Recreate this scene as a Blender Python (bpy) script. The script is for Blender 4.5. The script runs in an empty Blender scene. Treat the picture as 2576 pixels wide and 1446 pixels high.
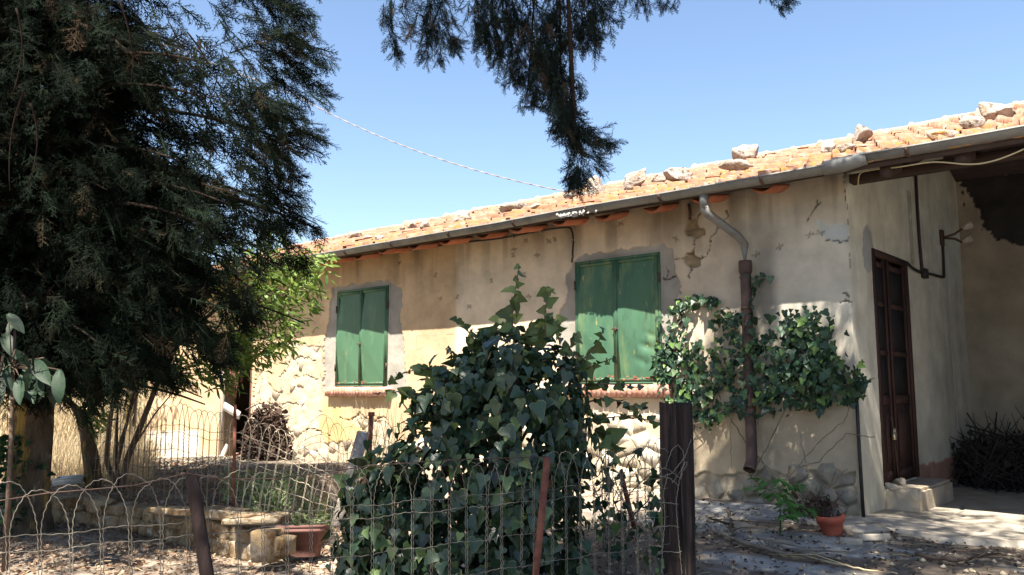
import bpy, bmesh, math, random
import numpy as np
from mathutils import Matrix, Vector
random.seed(7); RS = np.random.RandomState(7)
S = bpy.context.scene
COL = S.collection
# ------------------------------------------------------------------ camera
F = 2060.0; PITCH = math.atan(250 / F); HEAD = math.radians(48.8)
HV = np.array([-math.cos(HEAD), math.sin(HEAD), 0.0]); RV = np.array([math.sin(HEAD), math.cos(HEAD), 0.0])
FW = HV * math.cos(PITCH) + np.array([0, 0, math.sin(PITCH)]); UP = -HV * math.sin(PITCH) + np.array([0, 0, math.cos(PITCH)])
CP = np.array([2.443, -7.27, 1.12])
cd = bpy.data.cameras.new('camera'); cam = bpy.data.objects.new('camera', cd); COL.objects.link(cam)
cd.sensor_width = 36.0; cd.lens = 36.0 * F / 2575.0; cd.clip_end = 2000.0; cd.clip_start = 0.05
cam.matrix_world = Matrix(((RV[0], UP[0], -FW[0], CP[0]), (RV[1], UP[1], -FW[1], CP[1]), (RV[2], UP[2], -FW[2], CP[2]), (0, 0, 0, 1)))
S.camera = cam
# ------------------------------------------------------------------ sky, sun, exposure
SUN = np.array([0.33, -1.0, 1.9]); SUN /= np.linalg.norm(SUN)
w = bpy.data.worlds.new("World"); S.world = w; w.use_nodes = True
nt = w.node_tree; nt.nodes.clear()
sky = nt.nodes.new('ShaderNodeTexSky'); sky.sky_type = 'NISHITA'; sky.sun_disc = False
sky.sun_elevation = math.asin(SUN[2]); sky.sun_rotation = math.atan2(SUN[0], SUN[1]); sky.air_density = 1.0; sky.dust_density = 0.8; sky.ozone_density = 1.5
bg = nt.nodes.new('ShaderNodeBackground'); bg.inputs['Strength'].default_value = 0.070
ow = nt.nodes.new('ShaderNodeOutputWorld'); nt.links.new(sky.outputs[0], bg.inputs[0]); nt.links.new(bg.outputs[0], ow.inputs[0])
sl = bpy.data.lights.new('sun', 'SUN'); sl.energy = 5.0; sl.angle = math.radians(0.53); sl.color = (1.0, 0.93, 0.82)
so = bpy.data.objects.new('sun', sl); COL.objects.link(so); so.rotation_euler = Vector(SUN).to_track_quat('Z', 'Y').to_euler(); so.location = (0, -20, 30)
S.view_settings.view_transform = 'Standard'; S.view_settings.look = 'None'; S.view_settings.gamma = 1.0
S.view_settings.exposure = 1.92
S.view_settings.use_curve_mapping = False
S.cycles.max_bounces = 8; S.cycles.transparent_max_bounces = 8

# ------------------------------------------------------------------ picture measurements -> real points on real planes
def ray(px, py):
    return FW + RV * ((px - 1287.5) / F) - UP * ((py - 723) / F)
def onpl(px, py, ax, val):
    d = ray(px, py); t = (val - CP[ax]) / d[ax]; return CP + d * t
def onY(px, py, Y=0.0): return onpl(px, py, 1, Y)
def onX(px, py, X=0.0): return onpl(px, py, 0, X)
def onZ(px, py, Z=0.0): return onpl(px, py, 2, Z)
def atd(px, py, D):
    d = ray(px, py); t = D / float(d @ HV); return CP + d * t
def latfwd(lat, fwd, z=0.0):
    p = CP + RV * lat + HV * fwd; p[2] = z; return p
def XZ(pts): return [(onY(*q)[0], onY(*q)[2]) for q in pts]

# ------------------------------------------------------------------ numeric helpers
_G = {}
def _grid(k):
    if k not in _G: _G[k] = np.random.RandomState(k).rand(256, 256)
    return _G[k]
def vnoise(x, y, scale, seed=0, octv=4, pers=0.5):
    x = np.asarray(x, float) * scale; y = np.asarray(y, float) * scale
    out = np.zeros(np.broadcast(x, y).shape); amp = 1.0; tot = 0
    for o in range(octv):
        g = _grid(seed * 17 + o)
        xi = np.floor(x).astype(int); yi = np.floor(y).astype(int); fx = x - xi; fy = y - yi
        fx = fx * fx * (3 - 2 * fx); fy = fy * fy * (3 - 2 * fy)
        a = g[xi % 256, yi % 256]; b = g[(xi + 1) % 256, yi % 256]; c = g[xi % 256, (yi + 1) % 256]; d = g[(xi + 1) % 256, (yi + 1) % 256]
        out += amp * ((a * (1 - fx) + b * fx) * (1 - fy) + (c * (1 - fx) + d * fx) * fy); tot += amp
        x = x * 2.03 + 11.3; y = y * 2.03 + 5.7; amp *= pers
    return out / tot
def inpoly(x, y, poly):
    r = np.zeros(x.shape, bool); n = len(poly)
    for i in range(n):
        x0, y0 = poly[i]; x1, y1 = poly[(i + 1) % n]
        c = ((y0 > y) != (y1 > y)) & (x < (x1 - x0) * (y - y0) / ((y1 - y0) or 1e-9) + x0); r ^= c
    return r
def dline(x, y, pl):
    d = np.full(x.shape, 1e9)
    for (x0, y0), (x1, y1) in zip(pl[:-1], pl[1:]):
        dx, dy = x1 - x0, y1 - y0; L = dx * dx + dy * dy + 1e-12
        t = np.clip(((x - x0) * dx + (y - y0) * dy) / L, 0, 1)
        d = np.minimum(d, np.hypot(x - x0 - t * dx, y - y0 - t * dy))
    return d
def sstep(a, b, x):
    t = np.clip((np.asarray(x, float) - a) / (b - a), 0, 1); return t * t * (3 - 2 * t)
def unit(v):
    v = np.asarray(v, float); return v / (np.linalg.norm(v, axis=-1, keepdims=True) + 1e-12)

# ------------------------------------------------------------------ object helpers
WM = {}
def par(o, p):
    if p is not None:
        o.parent = p
        if p.name in WM: o.matrix_parent_inverse = WM[p.name].inverted()
def tag(o, label=None, cat=None, group=None, kind=None):
    if label: o['label'] = label
    if cat: o['category'] = cat
    if group: o['group'] = group
    if kind: o['kind'] = kind
    return o
def thing(name, loc, label, cat, group=None):
    o = bpy.data.objects.new(name, None); COL.objects.link(o); o.location = loc; o.empty_display_size = 0.1
    WM[o.name] = Matrix.Translation(Vector(loc)); return tag(o, label, cat, group)
def mkmesh(name, V, faces, mat, smooth=False, attrs=None):
    """V (n,3); faces: (m,k) array or list of such arrays with different k."""
    V = np.asarray(V, np.float32)
    if isinstance(faces, np.ndarray): faces = [faces]
    faces = [np.asarray(f, np.int32) for f in faces if len(f)]
    me = bpy.data.meshes.new(name)
    me.vertices.add(len(V)); me.vertices.foreach_set('co', V.ravel())
    nl = sum(f.size for f in faces); npo = sum(len(f) for f in faces)
    me.loops.add(nl); me.polygons.add(npo)
    me.loops.foreach_set('vertex_index', np.concatenate([f.ravel() for f in faces]))
    tot = np.concatenate([np.full(len(f), f.shape[1], np.int32) for f in faces]); st = np.concatenate([[0], np.cumsum(tot)[:-1]]).astype(np.int32)
    me.polygons.foreach_set('loop_start', st); me.polygons.foreach_set('loop_total', tot)
    if smooth: me.polygons.foreach_set('use_smooth', np.ones(npo, bool))
    me.update(calc_edges=True)
    if attrs:
        for k, a in attrs.items():
            a = np.asarray(a, np.float32)
            if a.ndim == 1:
                at = me.attributes.new(k, 'FLOAT', 'POINT'); at.data.foreach_set('value', a)
            else:
                at = me.attributes.new(k, 'FLOAT_COLOR', 'POINT'); at.data.foreach_set('color', np.hstack([a, np.ones((len(a), 1), np.float32)]).ravel())
    if mat: me.materials.append(mat)
    return me
def link(name, me, parent=None, loc=None, rot=None, scale=None):
    o = bpy.data.objects.new(name, me); COL.objects.link(o)
    if loc is not None: o.location = loc
    if rot is not None: o.rotation_euler = rot
    if scale is not None: o.scale = scale
    par(o, parent); return o
class MB:
    def __init__(s): s.v = []; s.f = {}; s.n = 0; s.a = []; s.e = []
    def add(s, V, faces, a=None):
        V = np.asarray(V, float).reshape(-1, 3); s.e.append((V, faces))
        for f in (faces if isinstance(faces, list) and len(faces) and isinstance(faces[0], np.ndarray) and faces[0].ndim == 2 else [np.asarray(faces)]):
            s.f.setdefault(f.shape[1], []).append(f + s.n)
        s.v.append(V); s.n += len(V)
        if a is not None: s.a.append(np.full(len(V), a) if np.isscalar(a) else a)
        return s
    def box(s, x0, x1, y0, y1, z0, z1, rot=None, org=None):
        V = np.array([[x, y, z] for z in (z0, z1) for y in (y0, y1) for x in (x0, x1)], float)
        if rot is not None: V = V @ np.asarray(rot, float).T
        if org is not None: V = V + np.asarray(org)
        return s.add(V, np.array([[0, 2, 3, 1], [4, 5, 7, 6], [0, 1, 5, 4], [2, 6, 7, 3], [0, 4, 6, 2], [1, 3, 7, 5]]))
    def tube(s, P, r, n=6, cap=True, a=None):
        P = np.asarray(P, float); m = len(P); r = np.broadcast_to(np.asarray(r, float), (m,))
        T = unit(np.gradient(P, axis=0)); ref = np.array([0, 0, 1.0]) if abs(T[:, 2]).mean() < 0.8 else np.array([1.0, 0, 0])
        A = unit(np.cross(T, ref)); B = np.cross(T, A); ang = np.arange(n) * 2 * math.pi / n
        V = P[:, None] + r[:, None, None] * (A[:, None] * np.cos(ang)[None, :, None] + B[:, None] * np.sin(ang)[None, :, None])
        i = np.arange(m - 1)[:, None] * n; j = np.arange(n)[None]; k = (j + 1) % n
        q = np.stack([i + j, i + k, i + n + k, i + n + j], -1).reshape(-1, 4); fs = [q]
        V = V.reshape(-1, 3)
        if cap:
            V = np.vstack([V, P[:1], P[-1:]]); c0 = m * n; jj = np.arange(n); kk = (jj + 1) % n
            fs.append(np.vstack([np.stack([np.full(n, c0), kk, jj], -1), np.stack([np.full(n, c0 + 1), (m - 1) * n + jj, (m - 1) * n + kk], -1)]))
        return s.add(V, fs, a)
    def mesh(s, name, mat, smooth=False, extra=None):
        at = dict(extra or {})
        if s.a: at['rnd'] = np.concatenate(s.a)
        return mkmesh(name, np.vstack(s.v), [np.vstack(x) for x in s.f.values()], mat, smooth, at or None)
    def build_each(s, name, mat, parent=None, smooth=True):
        for V, fc in s.e: link(name, mkmesh(name, V, fc, mat, smooth), parent)
    def build(s, name, mat, parent=None, smooth=False):
        return link(name, s.mesh(name, mat, smooth), parent)
def rotm(rx=0, ry=0, rz=0):
    return np.array((Matrix.Rotation(rz, 3, 'Z') @ Matrix.Rotation(ry, 3, 'Y') @ Matrix.Rotation(rx, 3, 'X')))

# ------------------------------------------------------------------ materials
def lin(c): return tuple((x / 12.92 if x <= 0.04045 else ((x + 0.055) / 1.055) ** 2.4) for x in c)
def M(name, c1, c2, scale=4.0, rough=0.85, bump=0.3, bscale=40.0, rand=0.0, attr=None, hue2=None, spots=(), metallic=0.0, transl=0.0, spec=0.3, stretch=(1, 1, 1), vcol=None, detail=6.0, bdist=0.01):
    m = bpy.data.materials.new(name); m.use_nodes = True; n = m.node_tree; N = n.nodes; Lk = n.links; N.clear()
    out = N.new('ShaderNodeOutputMaterial'); b = N.new('ShaderNodeBsdfPrincipled')
    b.inputs['Roughness'].default_value = rough; b.inputs['Metallic'].default_value = metallic; b.inputs['Specular IOR Level'].default_value = spec
    tc = N.new('ShaderNodeTexCoord'); oi = N.new('ShaderNodeObjectInfo')
    mp = N.new('ShaderNodeMapping'); mp.inputs['Scale'].default_value = stretch
    ad = N.new('ShaderNodeVectorMath'); ad.operation = 'MULTIPLY_ADD'
    Lk.new(oi.outputs['Random'], ad.inputs[0]); ad.inputs[1].default_value = (37.0, 23.0, 11.0); Lk.new(tc.outputs['Object'], ad.inputs[2])
    if rand or attr: Lk.new(ad.outputs[0], mp.inputs['Vector'])
    else: Lk.new(tc.outputs['Object'], mp.inputs['Vector'])
    def noise(sc, det=detail):
        t = N.new('ShaderNodeTexNoise'); t.inputs['Scale'].default_value = sc; t.inputs['Detail'].default_value = det; t.inputs['Roughness'].default_value = 0.62
        Lk.new(mp.outputs[0], t.inputs['Vector']); return t
    def mixc(fac, A, B):
        x = N.new('ShaderNodeMix'); x.data_type = 'RGBA'
        if hasattr(fac, 'links') or not isinstance(fac, (int, float)): Lk.new(fac, x.inputs[0])
        else: x.inputs[0].default_value = fac
        for s_, v in ((6, A), (7, B)):
            if isinstance(v, tuple): x.inputs[s_].default_value = (*v, 1)
            else: Lk.new(v, x.inputs[s_])
        return x.outputs[2]
    def ramp(src, lo, hi):
        r = N.new('ShaderNodeMapRange'); r.inputs[1].default_value = lo; r.inputs[2].default_value = hi; r.clamp = True; Lk.new(src, r.inputs[0]); return r.outputs[0]
    n1 = noise(scale)
    if vcol:
        va = N.new('ShaderNodeAttribute'); va.attribute_name = vcol
        f = N.new('ShaderNodeMapRange'); f.inputs[3].default_value = 0.78; f.inputs[4].default_value = 1.2; f.inputs[1].default_value = 0.3; f.inputs[2].default_value = 0.7; Lk.new(n1.outputs[0], f.inputs[0])
        mm = N.new('ShaderNodeVectorMath'); mm.operation = 'SCALE'; Lk.new(va.outputs['Color'], mm.inputs[0]); Lk.new(f.outputs[0], mm.inputs['Scale']); c = mm.outputs[0]
    else:
        c = mixc(ramp(n1.outputs[0], 0.33, 0.67), c1, c2)
    src = None
    if attr:
        at = N.new('ShaderNodeAttribute'); at.attribute_name = attr; src = at.outputs['Fac']
    elif rand: src = oi.outputs['Random']
    if src is not None:
        if hue2 is not None: c = mixc(ramp(src, 0.0, 1.0), c, hue2) if len(hue2) == 3 else mixc(ramp(src, hue2[3], 1.0), c, tuple(hue2[:3]))
        if rand:
            wn = N.new('ShaderNodeTexWhiteNoise'); wn.noise_dimensions = '1D'; Lk.new(src, wn.inputs['W'])
            f = N.new('ShaderNodeMapRange'); f.inputs[3].default_value = 1 - rand; f.inputs[4].default_value = 1 + rand; Lk.new(wn.outputs[0], f.inputs[0])
            mm = N.new('ShaderNodeVectorMath'); mm.operation = 'SCALE'; Lk.new(c, mm.inputs[0]); Lk.new(f.outputs[0], mm.inputs['Scale']); c = mm.outputs[0]
    for sc_, lo, hi, col in spots:
        c = mixc(ramp(noise(sc_, 5.0).outputs[0], lo, hi), c, col)
    Lk.new(c, b.inputs['Base Color'])
    if bump:
        bn = noise(bscale, 8.0); bp = N.new('ShaderNodeBump'); bp.inputs['Strength'].default_value = bump; bp.inputs['Distance'].default_value = bdist
        Lk.new(bn.outputs[0], bp.inputs['Height']); Lk.new(bp.outputs[0], b.inputs['Normal'])
    if transl:
        tr = N.new('ShaderNodeBsdfTranslucent'); Lk.new(c, tr.inputs[0]); mx = N.new('ShaderNodeMixShader'); mx.inputs[0].default_value = transl
        Lk.new(b.outputs[0], mx.inputs[1]); Lk.new(tr.outputs[0], mx.inputs[2]); Lk.new(mx.outputs[0], out.inputs[0])
    else: Lk.new(b.outputs[0], out.inputs[0])
    return m
MT = {}
MT['wall'] = M('plaster', None, None, 3.0, 0.95, 0.35, 55.0, vcol='Col', bdist=0.006)
MT['core'] = M('masonry_core', (0.20, 0.16, 0.12), (0.28, 0.23, 0.17), 6, bump=0.5)
MT['stone'] = M('rubble_stone', (0.27, 0.225, 0.16), (0.38, 0.325, 0.245), 9, 0.95, 0.6, 45, rand=0.22, spots=((5, 0.56, 0.7, (0.30, 0.22, 0.12)),))
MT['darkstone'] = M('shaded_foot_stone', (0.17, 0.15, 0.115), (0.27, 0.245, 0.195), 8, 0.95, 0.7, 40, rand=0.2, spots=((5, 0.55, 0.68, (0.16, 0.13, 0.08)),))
MT['whitestone'] = M('pale_limestone', (0.46, 0.41, 0.32), (0.60, 0.55, 0.46), 8, 0.95, 0.6, 40, rand=0.15, spots=((4, 0.58, 0.7, (0.42, 0.33, 0.2)),))
MT['ochrestone'] = M('ochre_stone', (0.21, 0.14, 0.065), (0.33, 0.265, 0.185), 7, 0.95, 0.9, 30, rand=0.28, spots=((6, 0.50, 0.62, (0.12, 0.065, 0.025)), (16, 0.58, 0.68, (0.36, 0.33, 0.28)), (11, 0.62, 0.70, (0.05, 0.035, 0.025))), bdist=0.02)
MT['roofstone'] = M('weathered_limestone', (0.25, 0.205, 0.165), (0.42, 0.37, 0.32), 7, 0.95, 0.9, 25, rand=0.12, spots=((14, 0.54, 0.64, (0.10, 0.08, 0.065)), (9, 0.60, 0.68, (0.27, 0.135, 0.03))), bdist=0.03)
MT['tile'] = M('terracotta_tile', (0.215, 0.098, 0.06), (0.29, 0.155, 0.10), 7, 0.9, 0.4, 60, rand=0.22, spots=((5, 0.52, 0.68, (0.30, 0.235, 0.19)), (9, 0.50, 0.60, (0.28, 0.145, 0.04)), (17, 0.60, 0.68, (0.09, 0.065, 0.05))))
MT['tile_mass'] = M('terracotta_tile_field', (0.23, 0.115, 0.072), (0.30, 0.175, 0.115), 7, 0.9, 0.4, 60, attr='rnd', rand=0.16, spots=((5, 0.54, 0.72, (0.31, 0.25, 0.20)), (9, 0.62, 0.72, (0.28, 0.13, 0.02))))
MT['ridge'] = M('ridge_tile_clay', (0.27, 0.16, 0.11), (0.34, 0.24, 0.185), 6, 0.9, 0.4, 50, rand=0.12, spots=((8, 0.5, 0.66, (0.36, 0.31, 0.27)), (13, 0.64, 0.72, (0.5, 0.25, 0.04))))
MT['eavetile'] = M('red_eave_clay', (0.33, 0.10, 0.05), (0.42, 0.17, 0.09), 6, 0.9, 0.3, rand=0.2)
MT['deck'] = M('roof_boards', (0.035, 0.022, 0.018), (0.06, 0.04, 0.032), 5, 0.9, 0.4, 30, stretch=(1, 6, 1))
MT['zinc'] = M('weathered_zinc', (0.13, 0.13, 0.125), (0.22, 0.22, 0.205), 5, 0.6, 0.15, 30, metallic=0.3, spots=((4, 0.55, 0.7, (0.16, 0.12, 0.09)), (9, 0.62, 0.70, (0.20, 0.11, 0.06))))
MT['bracket'] = M('dark_iron', (0.05, 0.035, 0.03), (0.12, 0.07, 0.05), 20, 0.7, 0.3, metallic=0.3)
MT['rust'] = M('rusty_iron', (0.10, 0.035, 0.025), (0.19, 0.07, 0.045), 25, 0.8, 0.4, 90, metallic=0.1)
MT['brownpipe'] = M('brown_clay_pipe', (0.038, 0.025, 0.023), (0.075, 0.043, 0.035), 9, 0.6, 0.25, 40, spots=((3, 0.5, 0.66, (0.06, 0.04, 0.035)),))
MT['green'] = M('green_shutter_paint', (0.050, 0.118, 0.066), (0.064, 0.140, 0.078), 3, 0.5, 0.12, 60, stretch=(2.2, 2.2, 0.7), spots=((2.2, 0.56, 0.72, (0.10, 0.175, 0.10)), (6, 0.58, 0.72, (0.035, 0.075, 0.05)), (9, 0.69, 0.73, (0.22, 0.17, 0.08)), (40, 0.72, 0.75, (0.2, 0.09, 0.05))))
MT['green2'] = M('faded_green_paint', (0.046, 0.112, 0.070), (0.062, 0.140, 0.080), 4, 0.5, 0.12, 60, stretch=(2.2, 2.2, 0.7), spots=((2.0, 0.52, 0.7, (0.125, 0.18, 0.085)), (6, 0.57, 0.72, (0.035, 0.075, 0.05)), (7, 0.64, 0.70, (0.28, 0.26, 0.10)), (30, 0.68, 0.72, (0.22, 0.10, 0.05))))
MT['rustspot'] = M('rust_blister', (0.22, 0.08, 0.05), (0.33, 0.13, 0.08), 60, 0.9, 0.5)
MT['brick'] = M('sill_brick', (0.44, 0.20, 0.13), (0.55, 0.31, 0.23), 14, 0.9, 0.4, rand=0.18, spots=((22, 0.55, 0.64, (0.62, 0.53, 0.46)),))
MT['doorwood'] = M('old_door_wood', (0.030, 0.014, 0.012), (0.058, 0.028, 0.022), 8, 0.7, 0.4, 40, stretch=(6, 6, 0.6))
MT['redwood'] = M('red_brown_board', (0.085, 0.034, 0.024), (0.14, 0.062, 0.042), 8, 0.8, 0.4, 40, rand=0.15, stretch=(4, 4, 0.6))
MT['greywood'] = M('grey_weathered_wood', (0.30, 0.25, 0.20), (0.48, 0.42, 0.36), 8, 0.9, 0.5, 40, rand=0.2, stretch=(5, 5, 0.8))
MT['glass'] = M('dusty_dark_glass', (0.015, 0.014, 0.015), (0.026, 0.023, 0.023), 6, 0.7, 0.05, spec=0.15)
MT['sleeper'] = M('dark_sleeper_wood', (0.010, 0.007, 0.006), (0.055, 0.034, 0.028), 16, 0.9, 1.0, 30, stretch=(3.0, 3.0, 0.13), bdist=0.03, spots=((9, 0.54, 0.60, (0.008, 0.006, 0.006)), (22, 0.60, 0.66, (0.09, 0.065, 0.056))))
MT['stakewood'] = M('dark_stake_wood', (0.016, 0.009, 0.008), (0.040, 0.024, 0.021), 12, 0.9, 0.7, 40, stretch=(3, 3, 0.3))
MT['wire'] = M('galvanised_wire', (0.10, 0.088, 0.072), (0.20, 0.175, 0.14), 15, 0.6, 0.0, metallic=0.3, rand=0.2)
MT['paleWire'] = M('sunlit_zinc_wire', (0.34, 0.28, 0.20), (0.55, 0.48, 0.36), 15, 0.5, 0.0, metallic=0.3, rand=0.15)
MT['blackwire'] = M('black_cable', (0.015, 0.014, 0.015), (0.03, 0.028, 0.03), 10, 0.6, 0.0)
MT['palecable'] = M('pale_twisted_cable', (0.17, 0.16, 0.16), (0.24, 0.22, 0.21), 10, 0.6, 0.0)
MT['yellowcable'] = M('yellowed_cable', (0.40, 0.34, 0.20), (0.50, 0.43, 0.26), 10, 0.6, 0.0)
MT['brass'] = M('padlock_metal', (0.55, 0.45, 0.28), (0.65, 0.57, 0.42), 10, 0.35, 0.0, metallic=0.8)
MT['concrete'] = M('cracked_concrete', (0.36, 0.31, 0.25), (0.48, 0.43, 0.36), 3, 0.95, 0.4, 45, vcol='Col')
MT['stepcon'] = M('step_concrete', (0.29, 0.25, 0.195), (0.39, 0.345, 0.28), 6, 0.95, 0.5, 40, spots=((5, 0.56, 0.7, (0.30, 0.22, 0.14)),))
MT['ground'] = M('dusty_ground', None, None, 3.0, 1.0, 0.8, 28.0, vcol='Col', bdist=0.02)
MT['bark'] = M('lichened_bark', (0.035, 0.026, 0.018), (0.11, 0.085, 0.06), 9, 0.95, 1.0, 22, stretch=(1.4, 1.4, 0.45), spots=((5, 0.56, 0.66, (0.24, 0.17, 0.05)), (8, 0.62, 0.7, (0.26, 0.25, 0.18))), bdist=0.04)
MT['twig'] = M('dark_twig_bark', (0.055, 0.038, 0.028), (0.12, 0.085, 0.06), 12, 0.9, 0.4)
MT['darktwig'] = M('shaded_bark', (0.014, 0.010, 0.008), (0.03, 0.022, 0.017), 12, 0.95, 0.3, spec=0.05)
MT['greytwig'] = M('pale_dead_branch', (0.12, 0.10, 0.075), (0.22, 0.19, 0.145), 12, 0.9, 0.4)
MT['cypress'] = M('cypress_scale_leaves', (0.0045, 0.0085, 0.0052), (0.0080, 0.0130, 0.0078), 2.0, 0.9, 0.0, attr='rnd', rand=0.55, hue2=(0.026, 0.018, 0.011, 0.84), transl=0.10, spec=0.06)
MT['cypress2'] = M('overhanging_cypress_leaves', (0.009, 0.016, 0.013), (0.015, 0.024, 0.020), 2.0, 0.9, 0.0, attr='rnd', rand=0.4, hue2=(0.050, 0.036, 0.026, 0.84), transl=0.10, spec=0.08)
MT['fruitleaf'] = M('bright_fruit_leaves', (0.13, 0.21, 0.035), (0.20, 0.28, 0.055), 3.0, 0.5, 0.0, attr='rnd', rand=0.3, hue2=(0.06, 0.12, 0.025, 0.5), transl=0.35, spec=0.35)
MT['shadeleaf'] = M('background_leaves', (0.09, 0.14, 0.025), (0.17, 0.22, 0.05), 3.0, 0.55, 0.0, attr='rnd', rand=0.35, hue2=(0.22, 0.22, 0.06, 0.75), transl=0.35, spec=0.3)
MT['ivy_one'] = M('ivy_leaf', (0.015, 0.036, 0.018), (0.030, 0.060, 0.027), 16.0, 0.42, 0.15, 60, rand=0.5, hue2=(0.10, 0.15, 0.045, 0.80), transl=0.16, spec=0.5)
MT['ivy'] = M('ivy_leaves', (0.014, 0.034, 0.017), (0.028, 0.056, 0.025), 16.0, 0.38, 0.0, 60, attr='rnd', rand=0.45, hue2=(0.14, 0.20, 0.06, 0.82), transl=0.16, spec=0.5)
MT['wallivy_one'] = M('wall_ivy_leaf', (0.016, 0.045, 0.024), (0.028, 0.070, 0.032), 16.0, 0.42, 0.1, 60, rand=0.4, hue2=(0.13, 0.21, 0.05, 0.75), transl=0.25, spec=0.4)
MT['wallivy'] = M('wall_ivy_leaves', (0.015, 0.041, 0.022), (0.026, 0.064, 0.030), 16.0, 0.42, 0.0, 60, attr='rnd', rand=0.4, hue2=(0.12, 0.20, 0.05, 0.8), transl=0.25, spec=0.4)
MT['ivy_young'] = M('young_ivy_leaf', (0.055, 0.095, 0.030), (0.085, 0.135, 0.042), 16.0, 0.45, 0.0, rand=0.45, hue2=(0.16, 0.20, 0.07, 0.7), transl=0.35, spec=0.4)
MT['deadleaf'] = M('dead_ivy_leaf', (0.14, 0.075, 0.035), (0.22, 0.13, 0.06), 12.0, 0.8, 0.1, rand=0.3, transl=0.15)
MT['ivyrim'] = M('pale_leaf_margin', (0.085, 0.115, 0.055), (0.13, 0.16, 0.08), 8.0, 0.5, 0.0, transl=0.2)
MT['loquat'] = M('ribbed_loquat_leaf', (0.009, 0.024, 0.011), (0.019, 0.038, 0.020), 10.0, 0.55, 0.2, 30, rand=0.3, transl=0.15, spec=0.25)
MT['straw'] = M('dry_straw', (0.40, 0.31, 0.18), (0.50, 0.41, 0.27), 1.0, 0.9, 0.0, attr='rnd', rand=0.3, transl=0.25, spec=0.1)
MT['weed'] = M('silvery_weed', (0.18, 0.24, 0.10), (0.27, 0.32, 0.15), 6, 0.7, 0.0, attr='rnd', rand=0.35, transl=0.3)
MT['seedling'] = M('seedling_leaves', (0.045, 0.13, 0.025), (0.08, 0.20, 0.04), 6, 0.5, 0.0, attr='rnd', rand=0.35, transl=0.3)
MT['litter'] = M('fallen_leaves', (0.17, 0.10, 0.06), (0.27, 0.18, 0.115), 1.0, 0.9, 0.0, attr='rnd', rand=0.5, hue2=(0.36, 0.27, 0.19, 0.55), transl=0.15, spec=0.2)
MT['deadbrush'] = M('dead_brush', (0.040, 0.023, 0.017), (0.085, 0.052, 0.038), 8, 0.9, 0.3, attr='rnd', rand=0.4)
MT['blackbrush'] = M('dark_brushwood', (0.020, 0.016, 0.016), (0.05, 0.04, 0.035), 8, 0.9, 0.3, attr='rnd', rand=0.4)
MT['terracotta'] = M('terracotta_pot', (0.115, 0.055, 0.045), (0.165, 0.082, 0.068), 7, 0.85, 0.25, spots=((6, 0.58, 0.72, (0.36, 0.24, 0.19)),))
MT['redpot'] = M('orange_red_pot', (0.30, 0.065, 0.040), (0.36, 0.095, 0.055), 7, 0.7, 0.2)
MT['whitemetal'] = M('chalky_white_metal', (0.42, 0.42, 0.42), (0.52, 0.52, 0.50), 9, 0.6, 0.2, spots=((8, 0.62, 0.72, (0.4, 0.36, 0.3)),))
MT['stencil'] = M('faded_red_stencil', (0.43, 0.275, 0.175), (0.44, 0.32, 0.215), 30, 0.95, 0.2)
MT['soil'] = M('dark_soil', (0.05, 0.035, 0.025), (0.09, 0.065, 0.045), 12, 1.0, 0.6)
#MAIN
# ================================================================== GROUND
def gz(x, y):
    x = np.asarray(x, float); y = np.asarray(y, float)
    z = -0.26 * sstep(-6.5, -13, x)
    z = z + (vnoise(x, y, 0.6, 3) - 0.5) * 0.10 * sstep(0.4, 1.2, -y + 0.0) + (vnoise(x, y, 3.0, 4) - 0.5) * 0.035
    z = z - 0.06 * sstep(-1.2, -4.0, y)
    # raised bed held by the stone edging
    z = z + 0.20 * bedmask(x, y)
    # rubble foot along the wall
    z = z + 0.07 * sstep(-0.7, -0.15, y) * (y < 0.4) * (x < -0.2)
    far = sstep(-15, -34, x) * 1.5 + sstep(20, 60, -x) * 2.0
    return z + far
A0 = onZ(-60, 1290); A1 = onZ(100, 1294); A2 = onZ(208, 1305); A3 = onZ(330, 1320); A4 = onZ(470, 1345); A5 = onZ(600, 1372); A6 = onZ(690, 1392)
EDGE = [tuple(a[:2]) for a in (A0, A1, A2, A3, A4, A5, A6)]
BED = EDGE + [tuple(onZ(760, 1300)[:2]), tuple(onZ(900, 1230)[:2]), (-3.4, -0.8), (-8.5, -0.9), (-11.0, -3.2)]
def bedmask(x, y):
    m = inpoly(x, y, BED).astype(float)
    d = dline(x, y, BED + BED[:1])
    return np.where(m > 0, sstep(0.0, 0.10, d), 0.0)
def axisgrid(lo, hi, f0, f1, fine, ratio=1.16):
    a = list(np.arange(f0, f1 + 1e-6, fine)); s = fine; v = a[-1]
    while v < hi: s *= ratio; v += s; a.append(min(v, hi))
    s = fine; v = a[0]; b = []
    while v > lo: s *= ratio; v -= s; b.append(max(v, lo))
    return np.array(b[::-1] + a)
gx = axisgrid(-600, 600, -9.5, 2.6, 0.05); gy = axisgrid(-600, 600, -7.0, 0.3, 0.05)
GX, GY = np.meshgrid(gx, gy, indexing='ij')
GZ = gz(GX, GY)
inside = (GX > -13.2) & (GX < 3.6) & (GY > 0.12) & (GY < 6.3); GZ = np.where(inside, -0.30, GZ)
ni, nj = GX.shape
idx = np.arange(ni * nj).reshape(ni, nj)
gf = np.stack([idx[:-1, :-1], idx[1:, :-1], idx[1:, 1:], idx[:-1, 1:]], -1).reshape(-1, 4)
c_dirt = np.array([0.19, 0.15, 0.112]); c_pale = np.array([0.33, 0.265, 0.205]); c_soil = np.array([0.10, 0.075, 0.055]); c_grey = np.array([0.30, 0.28, 0.25]); c_straw = np.array([0.38, 0.29, 0.17])
n1 = vnoise(GX, GY, 1.3, 9)[..., None]; n2 = vnoise(GX, GY, 6.0, 12)[..., None]
gc = c_dirt * (1 - n1) + c_pale * n1
gc = gc * (0.55 + 0.9 * n2)
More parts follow.
